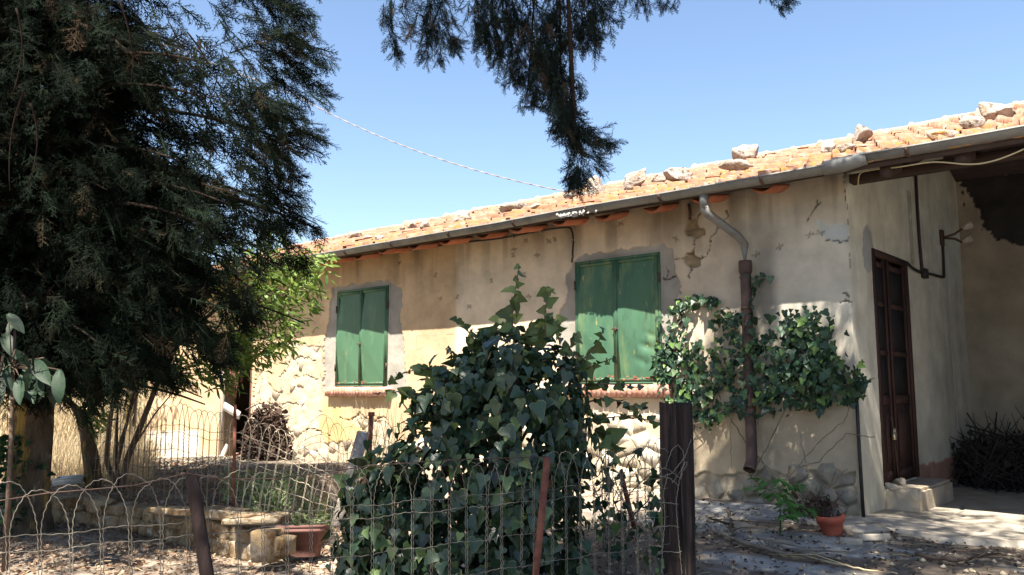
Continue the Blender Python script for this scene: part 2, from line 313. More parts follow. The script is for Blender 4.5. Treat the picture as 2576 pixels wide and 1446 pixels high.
bm = (bedmask(GX, GY) * sstep(-3.0, -5.2, GX))[..., None]; gc = gc * (1 - 0.55 * bm * (1 - sstep(0.45, 0.6, n1)))
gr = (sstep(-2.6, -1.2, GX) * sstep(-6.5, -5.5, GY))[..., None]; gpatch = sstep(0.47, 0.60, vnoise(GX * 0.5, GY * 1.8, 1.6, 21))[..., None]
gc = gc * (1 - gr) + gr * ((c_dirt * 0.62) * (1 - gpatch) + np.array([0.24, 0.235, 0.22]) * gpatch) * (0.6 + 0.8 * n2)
fs = sstep(-9.5, -12, GX)[..., None]; gc = gc * (1 - fs) + c_straw * fs * (0.7 + 0.6 * n1)
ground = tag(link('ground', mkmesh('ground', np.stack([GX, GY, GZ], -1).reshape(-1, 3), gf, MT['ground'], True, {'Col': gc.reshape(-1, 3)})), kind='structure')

# ================================================================== FARMHOUSE
HX0, HX1 = -13.1, 3.45
ZE, SL, YR = 2.985, 0.35, 3.0          # tile top at the eave, slope, ridge
YE = -0.45
def zroof(y): return ZE + SL * (y - YE)
house = thing('farmhouse', (0, 0, 0), 'low abandoned farmhouse with peeling ochre plaster, green shutters and tiled roof', 'house')
def snapgrid(lo, hi, step, snaps, fine=None):
    pts = sorted(set([lo, hi] + [s for s in snaps if lo < s < hi])); out = []
    for a, b in zip(pts[:-1], pts[1:]):
        st = step(0.5 * (a + b)) if callable(step) else step
        n = max(1, int(round((b - a) / st))); out += list(np.linspace(a, b, n, endpoint=False))
    return np.array(out + [hi])
def wallgrid(name, us, vs, offfn, opens, place, parent, matl=None):
    U, V = np.meshgrid(us, vs, indexing='ij'); off, col = offfn(U, V)
    P = place(U, V, off); n0, n1_ = U.shape; id_ = np.arange(n0 * n1_).reshape(n0, n1_)
    cu = 0.5 * (us[1:] + us[:-1])[:, None]; cv = 0.5 * (vs[1:] + vs[:-1])[None]
    keep = np.ones((n0 - 1, n1_ - 1), bool)
    for (a, b, c, d) in opens: keep &= ~((cu > a) & (cu < b) & (cv > c) & (cv < d))
    q = np.stack([id_[:-1, :-1], id_[1:, :-1], id_[1:, 1:], id_[:-1, 1:]], -1)[keep]
    return link(name, mkmesh(name, P.reshape(-1, 3), q, matl or MT['wall'], True, {'Col': col.reshape(-1, 3)}), parent)
# openings: (x0,x1,z0,z1)
LW = (-7.31, -6.17, 1.125, 2.505); RW = (-2.985, -1.90, 1.15, 2.50); LD = (-10.48, -9.52, -0.30, 2.05)
OPEN = [LW, RW, LD]
px = XZ
patchL = px([(836, 728), (870, 716), (905, 713), (950, 706), (980, 702), (1004, 722), (1014, 742), (1011, 775), (1007, 800), (1013, 850), (1018, 905), (1022, 990), (835, 990), (812, 975), (815, 850), (828, 800)])
patchR = px([(1443, 652), (1475, 637), (1520, 634), (1562, 622), (1610, 618), (1655, 612), (1688, 622), (1699, 655), (1701, 700), (1709, 712), (1704, 748), (1697, 790), (1692, 840), (1690, 985), (1405, 985), (1404, 800), (1416, 760), (1428, 735), (1420, 700), (1432, 672)])
lostL = px([(690, 862), (740, 858), (775, 868), (808, 866), (806, 940), (812, 1000), (800, 1030), (850, 1048), (870, 1060), (905, 1038), (930, 1062), (970, 1050), (1010, 1120), (1010, 1230), (640, 1230), (632, 1050), (640, 960), (672, 905)])
keep1 = px([(690, 880), (722, 870), (716, 930), (700, 990), (672, 960), (668, 910)])
ochre = px([(818, 1010), (858, 1022), (900, 1075), (935, 1105), (860, 1110), (820, 1112), (800, 1080)])
lostR = px([(1000, 1120), (1120, 1060), (1400, 1062), (1440, 1040), (1500, 1048), (1560, 1040), (1625, 1052), (1660, 1036), (1745, 1060), (1745, 1190), (2148, 1186), (2165, 1330), (1000, 1330)])
hole1 = px([(1728, 560), (1740, 545), (1752, 565), (1768, 570), (1770, 590), (1758, 600), (1742, 598), (1722, 588)])
hole2 = px([(1718, 647), (1732, 632), (1743, 622), (1750, 640), (1768, 645), (1762, 668), (1752, 678), (1735, 676), (1726, 662)])
blue = px([(2050, 552), (2068, 560), (2090, 566), (2120, 560), (2150, 566), (2156, 595), (2130, 612), (2095, 606), (2066, 590)])
plinthp = px([(366, 1082), (440, 1084), (502, 1082), (500, 1150), (440, 1162), (366, 1170)])
flakL = px([(735, 862), (760, 835), (800, 833), (806, 868)])
cracks = [px([(1824, 520), (1826, 540), (1812, 560), (1800, 582), (1786, 600), (1780, 625), (1770, 645)]), px([(1746, 600), (1744, 618), (1737, 632), (1718, 645), (1700, 648)]), px([(1738, 672), (1736, 700)]),
          px([(2134, 430), (2128, 470), (2130, 520), (2134, 560), (2139, 585), (2136, 610), (2138, 640), (2142, 690)]), px([(2080, 605), (2110, 608), (2136, 606)]), px([(2032, 545), (2042, 530), (2052, 515), (2064, 508)]), px([(2052, 515), (2046, 508)]),
          px([(1668, 697), (1674, 685), (1672, 672)]), px([(1664, 700), (1700, 697)]), px([(2118, 745), (2135, 740), (2148, 742)]), px([(2116, 757), (2150, 753)]),
          px([(655, 925), (658, 960), (650, 990), (655, 1010)]), px([(700, 950), (720, 930), (728, 905), (735, 870)]), px([(640, 900), (643, 930), (637, 1000)]), px([(668, 1010), (700, 1020), (720, 1012), (760, 1018)]), px([(735, 905), (760, 900), (790, 908)]), px([(740, 950), (775, 945), (800, 955)]), px([(700, 1080), (740, 1090), (790, 1078), (830, 1095)]), px([(855, 1052), (880, 1058), (905, 1036), (930, 1062), (965, 1048)]), px([(1500, 1050), (1560, 1042), (1620, 1054)]), px([(1746, 560), (1752, 545), (1760, 530)])]
nicks = [onY(*q) for q in ((1340, 580), (1322, 603), (1362, 560), (1293, 625), (1349, 640), (1236, 705), (1290, 640), (1230, 560), (1570, 538), (1395, 600), (1380, 605), (1318, 690), (1330, 745), (1192, 847), (1150, 745), (2062, 585), (2035, 590), (1960, 620), (1900, 640), (1700, 600), (1560, 560), (1108, 750), (1180, 770), (1005, 660), (1095, 690))]
def facade(U, Z):
    jx = U + (vnoise(U, Z, 9.0, 31, 3) - 0.5) * 0.10; jz = Z + (vnoise(U, Z, 9.0, 32, 3) - 0.5) * 0.10
    sx = U + (vnoise(U, Z, 14.0, 33, 3) - 0.5) * 0.09; sz = Z + (vnoise(U, Z, 14.0, 34, 3) - 0.5) * 0.09
    big = vnoise(U, Z, 0.9, 35); mid = vnoise(U, Z, 4.0, 36); fine = vnoise(U, Z, 22.0, 37, 3); strk = vnoise(U * 6.0, Z * 0.5, 1.0, 38)
    off = (big - 0.5) * 0.016 + (mid - 0.5) * 0.008 + (fine - 0.5) * 0.003
    cR = np.array([0.50, 0.425, 0.335]); cL = np.array([0.45, 0.335, 0.22]); cG = np.array([0.43, 0.41, 0.365])
    tl = sstep(-4.84, -4.88, U + (mid - 0.5) * 0.04 + 0.0 * Z)[..., None]; tg = (sstep(-2.2, -0.6, U + (big - 0.5) * 1.5))[..., None]
    c = cR * (1 - tg) + cG * tg; c = c * (1 - tl) + cL * tl; c = c * (1 + 0.14 * (sstep(-4.86, -4.7, U) * sstep(-1.6, -2.6, U)))[..., None]
    c = c * (0.80 + 0.40 * big[..., None]) * (0.90 + 0.2 * mid[..., None])
    # run-off dirt below the eaves
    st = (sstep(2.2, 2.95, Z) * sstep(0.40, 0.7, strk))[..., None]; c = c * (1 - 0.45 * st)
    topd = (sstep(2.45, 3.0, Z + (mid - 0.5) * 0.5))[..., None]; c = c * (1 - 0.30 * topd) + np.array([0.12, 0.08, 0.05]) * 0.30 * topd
    # darker, yellowish lower plaster on the right
    lowd = (sstep(1.25, 0.75, Z + (mid - 0.5) * 0.4) * sstep(-2.0, -1.3, U))[..., None]; c = c * (1 - 0.55 * lowd) + np.array([0.30, 0.225, 0.125]) * 0.55 * lowd
    ps = (sstep(0.16, 0.02, np.abs(U + 0.78)) * sstep(1.5, 1.9, Z) * sstep(2.6, 2.3, Z) * (0.5 + mid))[..., None]; c = c * (1 - 0.5 * np.clip(ps, 0, 1))
    pp_ = (inpoly(U + (mid - 0.5) * 0.1, Z + (mid - 0.5) * 0.08, plinthp))[..., None]; c = np.where(pp_, np.array([0.56, 0.51, 0.44]) * (0.8 + 0.4 * mid[..., None]), c)
    def region(poly, a, b): return inpoly(a, b, poly)
    pl = region(patchL, sx, sz) | region(patchR, sx, sz)
    off = np.where(pl, off * 0.5 - 0.020 + (fine - 0.5) * 0.005, off)
    c = np.where(pl[..., None], np.array([0.285, 0.272, 0.253]) * (0.80 + 0.4 * mid[..., None]), c)
    bl = region(blue, U + (fine - 0.5) * 0.05, Z + (fine - 0.5) * 0.05); c = np.where(bl[..., None], np.array([0.38, 0.42, 0.44]) * (0.85 + 0.3 * mid[..., None]), c); off = np.where(bl, off - 0.006, off)
    oc = region(ochre, jx, jz)
    recessed = ((region(lostL, jx, jz) & ~region(keep1, jx, jz)) | region(lostR, jx, jz) | (region(flakL, jx, jz) & (mid > 0.62))) & ~oc & ~pl
    rough = vnoise(U, Z, 11.0, 41, 5)
    off = np.where(recessed, -0.012 + (rough - 0.5) * 0.022, off)
    mort = np.array([0.44, 0.375, 0.28]) * (0.60 + 0.75 * rough[..., None])
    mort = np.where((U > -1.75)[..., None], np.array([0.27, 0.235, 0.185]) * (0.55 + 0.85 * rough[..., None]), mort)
    c = np.where(recessed[..., None], mort, c)
    c = np.where(oc[..., None], np.array([0.47, 0.355, 0.18]) * (0.8 + 0.4 * mid[..., None]), c)
    for hp in (hole1, hole2):
        h = region(hp, sx, sz); off = np.where(h, -0.055 + (rough - 0.5) * 0.03 + 0.03 * (Z < np.mean([q[1] for q in hp])), off); c = np.where(h[..., None], np.array([0.24, 0.185, 0.12]) * (0.6 + 0.8 * rough[..., None]), c)
    d = np.full(U.shape, 9.0)
    for k in cracks: d = np.minimum(d, dline(sx, sz, k))
    cr = d < 0.0052; off = np.where(cr, off - 0.03, off); c = np.where(cr[..., None], c * 0.30, c)
    for nk in nicks:
        nd = np.hypot((U - nk[0]) * 0.8, Z - nk[2]); ra = (nk[0] * 53.7) % 3.1; q1 = np.abs((U - nk[0]) * math.sin(ra) - (Z - nk[2]) * math.cos(ra)); q2 = np.abs((U - nk[0]) * math.sin(ra + 1.2) - (Z - nk[2]) * math.cos(ra + 1.2)); m_ = (nd < 0.034) & ((q1 < 0.008) | (q2 < 0.007)); off = np.where(m_, off - 0.010, off); c = np.where(m_[..., None], c * 0.6, c)
    # soften against openings
    for (a, b, e, f_) in OPEN:
        dd = np.maximum(np.maximum(a - U, U - b), np.maximum(e - Z, Z - f_)); off = np.where((dd < 0.02) & ~recessed, np.minimum(off, 0.0) * 0.3 - 0.002, off)
    return off, np.clip(c * np.array([1.0, 0.97, 0.90]), 0.01, 0.9)
us = snapgrid(HX0, 0.0, lambda u: 0.0105 if u > -3.4 else (0.015 if u > -9.4 else 0.03), [LW[0], LW[1], RW[0], RW[1], LD[0], LD[1], -9.4, -3.4])
vs = snapgrid(-0.42, 3.09, 0.0115, [LW[2], LW[3], RW[2], RW[3], LD[2], LD[3]])
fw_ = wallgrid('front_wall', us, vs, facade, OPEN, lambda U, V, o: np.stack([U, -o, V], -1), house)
# masonry core behind the plaster, with reveals
core = MB()
segs = sorted(OPEN)
xs = [HX0] + [x for o in segs for x in o[:2]] + [-0.06]
for k in range(0, len(xs), 2): core.box(xs[k], xs[k + 1], 0.058 if k else 0.058, 0.28, -0.42, 3.09)
for (a, b, c_, d_) in segs:
    core.box(a, b, 0.059, 0.28, d_, 3.09)
    if c_ > 0: core.box(a, b, 0.059, 0.28, -0.42, c_)
core.box(HX0, HX0 + 0.4, 0.29, 6.0, -0.42, 3.0); core.box(HX0 + 0.4, -0.4, 5.6, 6.0, -0.42, 3.0); core.box(HX0 + 0.4, -0.06, 0.29, 5.6, -0.06, 0.0)
core.box(-0.42, -0.06, 0.29, 0.595, -0.42, 3.2); core.box(-0.42, -0.06, 1.69, 6.0, -0.42, 3.2); core.box(-0.42, -0.06, 0.596, 1.689, 2.415, 3.2); core.box(-0.42, -0.06, 0.596, 1.689, -0.42, 0.22)
core.build('masonry_core', MT['core'], house)
rv = MB()
for (a, b, c_, d_) in OPEN:
    y0, y1 = 0.0035, 0.058
    rv.add([[a, y0, c_], [a, y1, c_], [a, y1, d_], [a, y0, d_]], np.array([[0, 1, 2, 3]])); rv.add([[b, y0, c_], [b, y1, c_], [b, y1, d_], [b, y0, d_]], np.array([[3, 2, 1, 0]]))
    rv.add([[a, y0, d_], [b, y0, d_], [b, y1, d_], [a, y1, d_]], np.array([[0, 1, 2, 3]])); rv.add([[a, y0, c_], [b, y0, c_], [b, y1, c_], [a, y1, c_]], np.array([[3, 2, 1, 0]]))
rv.build('window_reveal', MT['core'], house)
# stones showing where the plaster has gone: Voronoi rubble
def voronoi(sites, rad=0.25):
    cells = []
    for i, s in enumerate(sites):
        poly = [(s[0] - rad, s[1] - rad), (s[0] + rad, s[1] - rad), (s[0] + rad, s[1] + rad), (s[0] - rad, s[1] + rad)]
        d = np.hypot(sites[:, 0] - s[0], sites[:, 1] - s[1])
        for j in np.argsort(d)[1:14]:
            mx, my = (sites[j] + s) / 2; nx, ny = sites[j] - s; out = []
            for k in range(len(poly)):
                p, q = poly[k], poly[(k + 1) % len(poly)]
                a = (p[0] - mx) * nx + (p[1] - my) * ny; b = (q[0] - mx) * nx + (q[1] - my) * ny
                if a <= 0: out.append(p)
                if (a < 0) != (b < 0) and abs(a - b) > 1e-9:
                    t = a / (a - b); out.append((p[0] + t * (q[0] - p[0]), p[1] + t * (q[1] - p[1])))
            poly = out
            if len(poly) < 3: break
        cells.append(poly)
    return cells
def stone_from_cell(poly, base, proud, joint, rs):
    P = np.array(poly); c = P.mean(0); R = []
    n = len(P)
    for k in range(n):   # cut the corners so that the stone is rounded
        a, b = P[k], P[(k + 1) % n]
        R += [a * 0.88 + b * 0.12, a * 0.5 + b * 0.5, a * 0.12 + b * 0.88]
    R = np.array(R); L = np.linalg.norm(R - c, axis=1, keepdims=True); R = c + (R - c) * np.clip((L - joint) / L, 0.3, 1) * (1 + rs.uniform(-0.10, 0.06, (len(R), 1)))
    m = len(R); R2 = c + (R - c) * 0.95
    h = proud + 0.006 * (1 + rs.uniform(-0.6, 0.6, m))
    V = np.vstack([np.column_stack([R[:, 0], np.full(m, base), R[:, 1]]), np.column_stack([c[0] + (R[:, 0] - c[0]) * 0.97, np.full(m, -proud + 0.004) , c[1] + (R[:, 1] - c[1]) * 0.97]), np.column_stack([R2[:, 0], -h, R2[:, 1]]), [[c[0], -proud - 0.004, c[1]]]])
    k = np.arange(m); k1 = (k + 1) % m
    q = np.vstack([np.stack([k, k1, m + k1, m + k], -1), np.stack([m + k, m + k1, 2 * m + k1, 2 * m + k], -1)])
    t = np.stack([2 * m + k, 2 * m + k1, np.full(m, 3 * m)], -1)
    return V, [q, t]
def stones_in(polys, n, mind, matfn, keepfn, seed, prob=1.0, zlim=(-0.25, 2.0)):
    rs = np.random.RandomState(seed); pts = []
    allp = np.array([p for pl_ in polys for p in pl_]); lo = allp.min(0) - 0.1; hi = allp.max(0) + 0.1
    tries = 0
    while len(pts) < n and tries < 20000:
        tries += 1; p = rs.uniform(lo, hi)
        d = mind * (0.6 + 0.9 * ((p[0] * 7.3 + p[1] * 3.1) % 1.0))
        if all((p[0] - q[0]) ** 2 + ((p[1] - q[1]) * 1.35) ** 2 > d * d for q in pts): pts.append(p)
    sites = np.array(pts); cells = voronoi(sites)
    cnt = 0
    for s, ce in zip(sites, cells):
        if len(ce) < 3: continue
        q = np.array(ce); ok = all(bool(inpoly(np.array([a]), np.array([b]), p)[0]) for p in polys[:1] for a, b in ((s * 0.4 + q.T.mean(1) * 0.6),))
        if not ok or not (zlim[0] < s[1] < zlim[1]) or rs.rand() > prob or not keepfn(s): continue
        o_ = float(facade(np.array([[s[0]]]), np.array([[s[1]]]))[0][0, 0]); foot = s[0] > -1.75
        V, f = stone_from_cell(ce, 0.05, o_ + (rs.uniform(0.004, 0.016) if foot else rs.uniform(-0.002, 0.003)), rs.uniform(0.006, 0.018) if foot else rs.uniform(0.001, 0.010), rs)
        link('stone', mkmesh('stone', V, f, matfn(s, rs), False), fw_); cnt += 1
    return cnt
noop = lambda s: not any(a - 0.06 < s[0] < b + 0.06 and c_ - 0.06 < s[1] < d_ + 0.06 for (a, b, c_, d_) in OPEN) and not inpoly(np.array([s[0]]), np.array([s[1]]), patchL)[0] and not inpoly(np.array([s[0]]), np.array([s[1]]), ochre)[0] and not inpoly(np.array([s[0]]), np.array([s[1]]), keep1)[0]
stones_in([lostL], 400, 0.16, lambda s, r: MT['whitestone'] if r.rand() < 0.10 else MT['stone'], noop, 5, 0.24, (-0.1, 1.75))
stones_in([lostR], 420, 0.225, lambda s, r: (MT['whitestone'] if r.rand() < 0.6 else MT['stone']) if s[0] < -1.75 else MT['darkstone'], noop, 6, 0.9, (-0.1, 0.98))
# ---------------- window shutters
def shutter(win, matl, name_label, seed):
    a, b, c_, d_ = win; rs = np.random.RandomState(seed)
    fr = MB(); t = 0.028
    fr.box(a, a + t, -0.006, 0.05, c_, d_); fr.box(b - t, b, -0.006, 0.05, c_, d_); fr.box(a + t, b - t, -0.005, 0.05, d_ - t, d_); fr.box(a + t, b - t, -0.005, 0.05, c_, c_ + t)
    wi = fr.build('window', matl, house); wi['label'] = name_label
    mid = 0.5 * (a + b)
    for k, (x0, x1) in enumerate(((a + t + 0.004, mid - 0.004), (mid + 0.004, b - t - 0.004))):
        z0, z1 = c_ + t + 0.004, d_ - t - 0.004; e = 0.03; n = 24
        # sheet with pressed creases: top-right -> left-middle -> bottom-right, bowed and dented a little
        xs_ = np.linspace(x0 + e, x1 - e, n); zs_ = np.linspace(z0 + e, z1 - e, int(n * 2.6)); U, Z = np.meshgrid(xs_, zs_, indexing='ij')
        u = (U - xs_[0]) / (xs_[-1] - xs_[0]); v = np.abs((Z - zs_[0]) / (zs_[-1] - zs_[0]) * 2 - 1)   # v=0 in the middle, 1 at both ends
        dep = 0.002 + 0.050 * np.maximum(0, np.where(u > v, 1 - u, (1 - v) * 1.0)) * 1.0
        dep = dep + (vnoise(U, Z, 4.0, 60 + seed + k, 2) - 0.5) * 0.006
        if seed == 2 and k == 1:
            for (dxx, dzz, rr, am) in ((0.75, 0.26, 0.10, 0.02), (0.62, 0.14, 0.12, 0.016), (0.85, 0.36, 0.08, 0.014)):
                dep -= am * np.exp(-(((u - dxx) / rr) ** 2 * 0.35 + (((Z - zs_[0]) / (zs_[-1] - zs_[0]) - dzz + 0.12 * (u - dxx)) / (rr * 0.3)) ** 2))
        id_ = np.arange(U.size).reshape(U.shape)
        q = np.stack([id_[:-1, :-1], id_[1:, :-1], id_[1:, 1:], id_[:-1, 1:]], -1).reshape(-1, 4)
        m = MB(); m.add(np.stack([U, 0.012 - dep, Z], -1).reshape(-1, 3), q)
        m.box(x0, x0 + e + 0.001, -0.012, 0.02, z0, z1); m.box(x1 - e - 0.001, x1, -0.012, 0.02, z0, z1); m.box(x0 + e, x1 - e, -0.011, 0.02, z1 - e - 0.001, z1); m.box(x0 + e, x1 - e, -0.011, 0.02, z0, z0 + e + 0.001)
        if k == 1: m.box(x0 - 0.016, x0 + 0.010, -0.020, -0.0125, z0 + 0.01, z1 - 0.01)
        sh = m.build('shutter', matl, wi)
        if k == 1:
            l_ = MB(); zl = z0 + (z1 - z0) * 0.42; l_.box(x0 - 0.05, x0 + 0.05, -0.030, -0.0205, zl, zl + 0.018); l_.box(x0 - 0.012, x0 + 0.006, -0.036, -0.0302, zl - 0.03, zl + 0.03); l_.build('latch', MT['bracket'], wi)
        for hz in (0.18, 0.82):
            h = MB(); hx = (a + 0.004) if k == 0 else (b - 0.004); h.tube([[hx, -0.014, z0 + (z1 - z0) * hz - 0.05], [hx, -0.014, z0 + (z1 - z0) * hz + 0.05]], 0.011, 6); h.build('hinge', MT['bracket'], wi)
        r = MB()
        for _ in range(16 if seed == 2 else 7):
            cx, cz = rs.uniform(x0 + 0.05, x1 - 0.05), z0 + abs(rs.normal(0.022, 0.012)) + 0.01
            w_, h_ = rs.uniform(0.008, 0.03), rs.uniform(0.004, 0.012); an = np.linspace(0, 2 * math.pi, 8)[:-1]; rr_ = rs.uniform(0.6, 1.1, 7)
            yy = -0.0135 if cz < z0 + e else -0.018
            r.add(np.column_stack([cx + np.cos(an) * w_ * rr_, np.full(7, yy), cz + np.sin(an) * h_ * rr_]), np.array([[0, 1, 2, 3, 4, 5, 6]]))
        tag(r.build('rust_blister', MT['rustspot'], wi), kind='stuff')
    # brick sill, bricks on edge
    s0, s1 = a - 0.13, b + 0.12; nb = int((s1 - s0) / 0.062); sill = MB(); sill.box(s0 + 0.02, s1 - 0.02, -0.05, 0.05, c_ - 0.148, c_ - 0.133); si = sill.build('window_sill', MT['stone'], house)
    x = s0
    for i in range(nb):
        w_ = (s1 - s0) / nb; g = 0.0035; dz = rs.uniform(-0.004, 0.003); pr = 0.085 + rs.uniform(-0.008, 0.006)
        bb = MB(); x0_, x1_, z0_, z1_ = x + g, x + w_ - g, c_ - 0.133 + dz, c_ - 0.004 + dz
        V = np.array([[x0_, -pr, z0_], [x1_, -pr, z0_], [x1_, -pr, z1_ - 0.006], [x0_, -pr, z1_ - 0.006], [x0_, -pr + 0.008, z1_ - 0.001], [x1_, -pr + 0.008, z1_ - 0.001], [x0_, 0.04, z1_ + 0.002], [x1_, 0.04, z1_ + 0.002], [x0_, 0.04, z0_], [x1_, 0.04, z0_]])
        bb.add(V, [np.array([[0, 1, 2, 3], [3, 2, 5, 4], [4, 5, 7, 6], [0, 8, 9, 1], [6, 7, 9, 8]]), np.array([[0, 3, 4, 6, 8], [1, 9, 7, 5, 2]])]); bb.build('brick', MT['brick'], si); x += w_
shutter(LW, MT['green'], 'double green metal shutter of the left window', 1)
shutter(RW, MT['green2'], 'double green metal shutter with dents and rust on the right window', 2)
# faded stencilled letters on the plaster
def text_part(body, loc, size, name, parent):
    cu = bpy.data.curves.new(name, 'FONT'); cu.body = body; cu.size = size; cu.extrude = 0.0; cu.space_character = 1.9; cu.materials.append(MT['stencil'])
    tmp = bpy.data.objects.new('tmp', cu); COL.objects.link(tmp); dg = bpy.context.evaluated_depsgraph_get(); me = bpy.data.meshes.new_from_object(tmp.evaluated_get(dg)); bpy.data.objects.remove(tmp)
    
    n_ = len(me.vertices); co = np.zeros(n_ * 3); me.vertices.foreach_get('co', co); co = co.reshape(-1, 3); X = loc[0] + co[:, 0] * 0.82; Z = loc[2] + co[:, 1]; of, _ = facade(X[:, None], Z[:, None])
    me.vertices.foreach_set('co', np.column_stack([X, -of[:, 0] - 0.0015, Z]).astype(np.float32).ravel()); me.update(); return link(name, me, parent)
tp = onY(1043, 880); text_part('DDT', (tp[0], -0.0145, tp[2]), 0.30, 'stencilled_lettering', fw_)
tp = onY(1036, 917); text_part('48', (tp[0], -0.0145, tp[2]), 0.20, 'stencilled_lettering', fw_)

# ---------------- left doorway with broken shutters
dr = MB(); dr.box(LD[0], LD[0] + 0.07, 0.0, 0.06, -0.1, LD[3]); dr.build('door_jamb', MT['greywood'], house)
dr = MB(); dr.box(LD[1] - 0.05, LD[1], 0.0, 0.06, -0.1, LD[3]); dr.build('door_jamb', MT['redwood'], house)
dr = MB(); dr.box(LD[0] + 0.07, LD[1] - 0.05, 0.0, 0.06, LD[3] - 0.06, LD[3]); dr.build('door_lintel', MT['greywood'], house)
bs = MB(); p0 = np.array([LD[0] + 0.08, 0.07, 0]); ang = math.radians(28)
bs.box(0, 0.05, -0.02, 0.02, 0.95, 2.0, rotm(0, 0, ang), p0); bs.box(0.25, 0.29, -0.02, 0.02, 1.2, 2.0, rotm(0, 0, ang), p0)
bsh = bs.build('broken_door_leaf', MT['redwood'], house)
for i in range(5):
    m = MB(); m.box(-0.014, 0.016, -0.008, 0.008, 0, 0.50 + 0.05 * (i % 3), rotm(0, math.radians(2 + i * 1.6), 0), (LD[0] + 0.13 + i * 0.032, 0.085 + 0.012 * i, 0.98 - 0.014 * i)); m.build('slat', MT['redwood'], bsh)
m = MB(); m.box(0, 0.52, -0.012, 0.012, -0.06, 0.07, rotm(0, math.radians(17), 0), (LD[0] + 0.10, 0.02, 0.80)); m.build('loose_board', MT['whitemetal'], house)
# ---------------- porch: return wall, back wall, floor, door
DO = (0.60, 1.685, 0.235, 2.405)
def retwall(U, Z):
    big = vnoise(U, Z, 1.0, 51); mid = vnoise(U, Z, 5.0, 52); fine = vnoise(U, Z, 22.0, 53, 3); strk = vnoise(U * 7, Z * 0.6, 1.0, 54)
    off = (big - 0.5) * 0.012 + (mid - 0.5) * 0.006 + (fine - 0.5) * 0.003
    c = np.array([0.54, 0.51, 0.42]) * (0.85 + 0.3 * big[..., None]) * (0.92 + 0.16 * mid[..., None]) * (1 - 0.12 * sstep(0.5, 0.7, strk)[..., None])
    dado = (Z + (mid - 0.5) * 0.03 < 0.335) & (U > 1.6); off = np.where(dado, off + 0.012, off)
    c = np.where(dado[..., None], np.array([0.33, 0.185, 0.14]) * (0.7 + 0.6 * mid[..., None]), c)
    low = (sstep(0.9, 0.1, Z + (mid - 0.5) * 0.5) * (U < 0.6))[..., None]; c = c * (1 - 0.3 * low) + np.array([0.33, 0.27, 0.17]) * 0.3 * low
    gp = (np.hypot(U - 0.5, (Z - 2.38) * 0.7) < 0.16 + 0.1 * (mid - 0.5)); c = np.where(gp[..., None], np.array([0.30, 0.30, 0.29]), c)
    ds = (U > 1.86) & (U < 2.0) & (Z > 2.4) & (Z < 3.2) & (mid > 0.42); c = np.where(ds[..., None], c * 0.6, c)
    d = dline(U + (fine - 0.5) * 0.03, Z + (fine - 0.5) * 0.03, [(3.3, 0.35), (3.34, 1.0), (3.28, 1.7), (3.35, 2.3)]); cr = d < 0.009; off = np.where(cr, off - 0.02, off); c = np.where(cr[..., None], c * 0.4, c)
    # worn arris of the corner
    wear = sstep(0.05, 0.0, U) * (0.010 + 0.02 * sstep(0.5, 0.75, vnoise(U * 0, Z, 5.0, 55))); off = off - wear
    return off, c
us2 = snapgrid(0.0, 4.05, 0.02, [DO[0], DO[1]]); vs2 = snapgrid(-0.3, 4.3, 0.02, [DO[2], DO[3]])
rw = wallgrid('porch_side_wall', us2, vs2, retwall, [DO], lambda U, V, o: np.stack([o, U, np.minimum(V, zroof(np.minimum(U, 2 * YR - U)) - 0.14)], -1), house)
r2 = MB()
a, b, c_, d_ = DO
r2.add([[-0.003, a, c_], [-0.06, a, c_], [-0.06, a, d_], [-0.003, a, d_]], np.array([[0, 3, 2, 1]])); r2.add([[-0.003, b, c_], [-0.06, b, c_], [-0.06, b, d_], [-0.003, b, d_]], np.array([[0, 1, 2, 3]])); r2.add([[-0.003, a, d_], [-0.06, a, d_], [-0.06, b, d_], [-0.003, b, d_]], np.array([[0, 3, 2, 1]]))
r2.build('door_reveal', MT['core'], house)
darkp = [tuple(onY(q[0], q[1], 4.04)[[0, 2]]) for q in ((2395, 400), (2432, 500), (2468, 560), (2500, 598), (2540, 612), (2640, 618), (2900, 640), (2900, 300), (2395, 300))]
def backwall(U, Z):
    big = vnoise(U, Z, 1.0, 61); mid = vnoise(U, Z, 5.0, 62); fine = vnoise(U, Z, 20.0, 63, 3)
    off = (big - 0.5) * 0.012 + (mid - 0.5) * 0.008
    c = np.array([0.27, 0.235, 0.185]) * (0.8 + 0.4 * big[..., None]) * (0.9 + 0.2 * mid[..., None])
    recessed = inpoly(U + (fine - 0.5) * 0.10 + (mid - 0.5) * 0.12, Z + (fine - 0.5) * 0.1 + (mid - 0.5) * 0.15, darkp); off = np.where(recessed, off - 0.04 + (mid - 0.5) * 0.05, off)
    c = np.where(recessed[..., None], np.array([0.03, 0.028, 0.028]) * (0.6 + 0.8 * mid[..., None]), c)  # near-black patch at the upper right, set back from the wall face
    return off, c
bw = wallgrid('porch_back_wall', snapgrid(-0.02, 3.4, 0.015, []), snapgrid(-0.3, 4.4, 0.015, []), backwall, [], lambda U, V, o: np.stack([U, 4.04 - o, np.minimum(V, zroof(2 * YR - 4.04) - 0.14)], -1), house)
pw = MB(); pw.box(0.0, 3.45, 4.12, 4.5, -0.3, zroof(2 * YR - 4.5) - 0.2); pw.box(3.1, 3.45, -0.02, 4.0, -0.3, 3.0); pw.build('porch_end_wall', MT['core'], house)
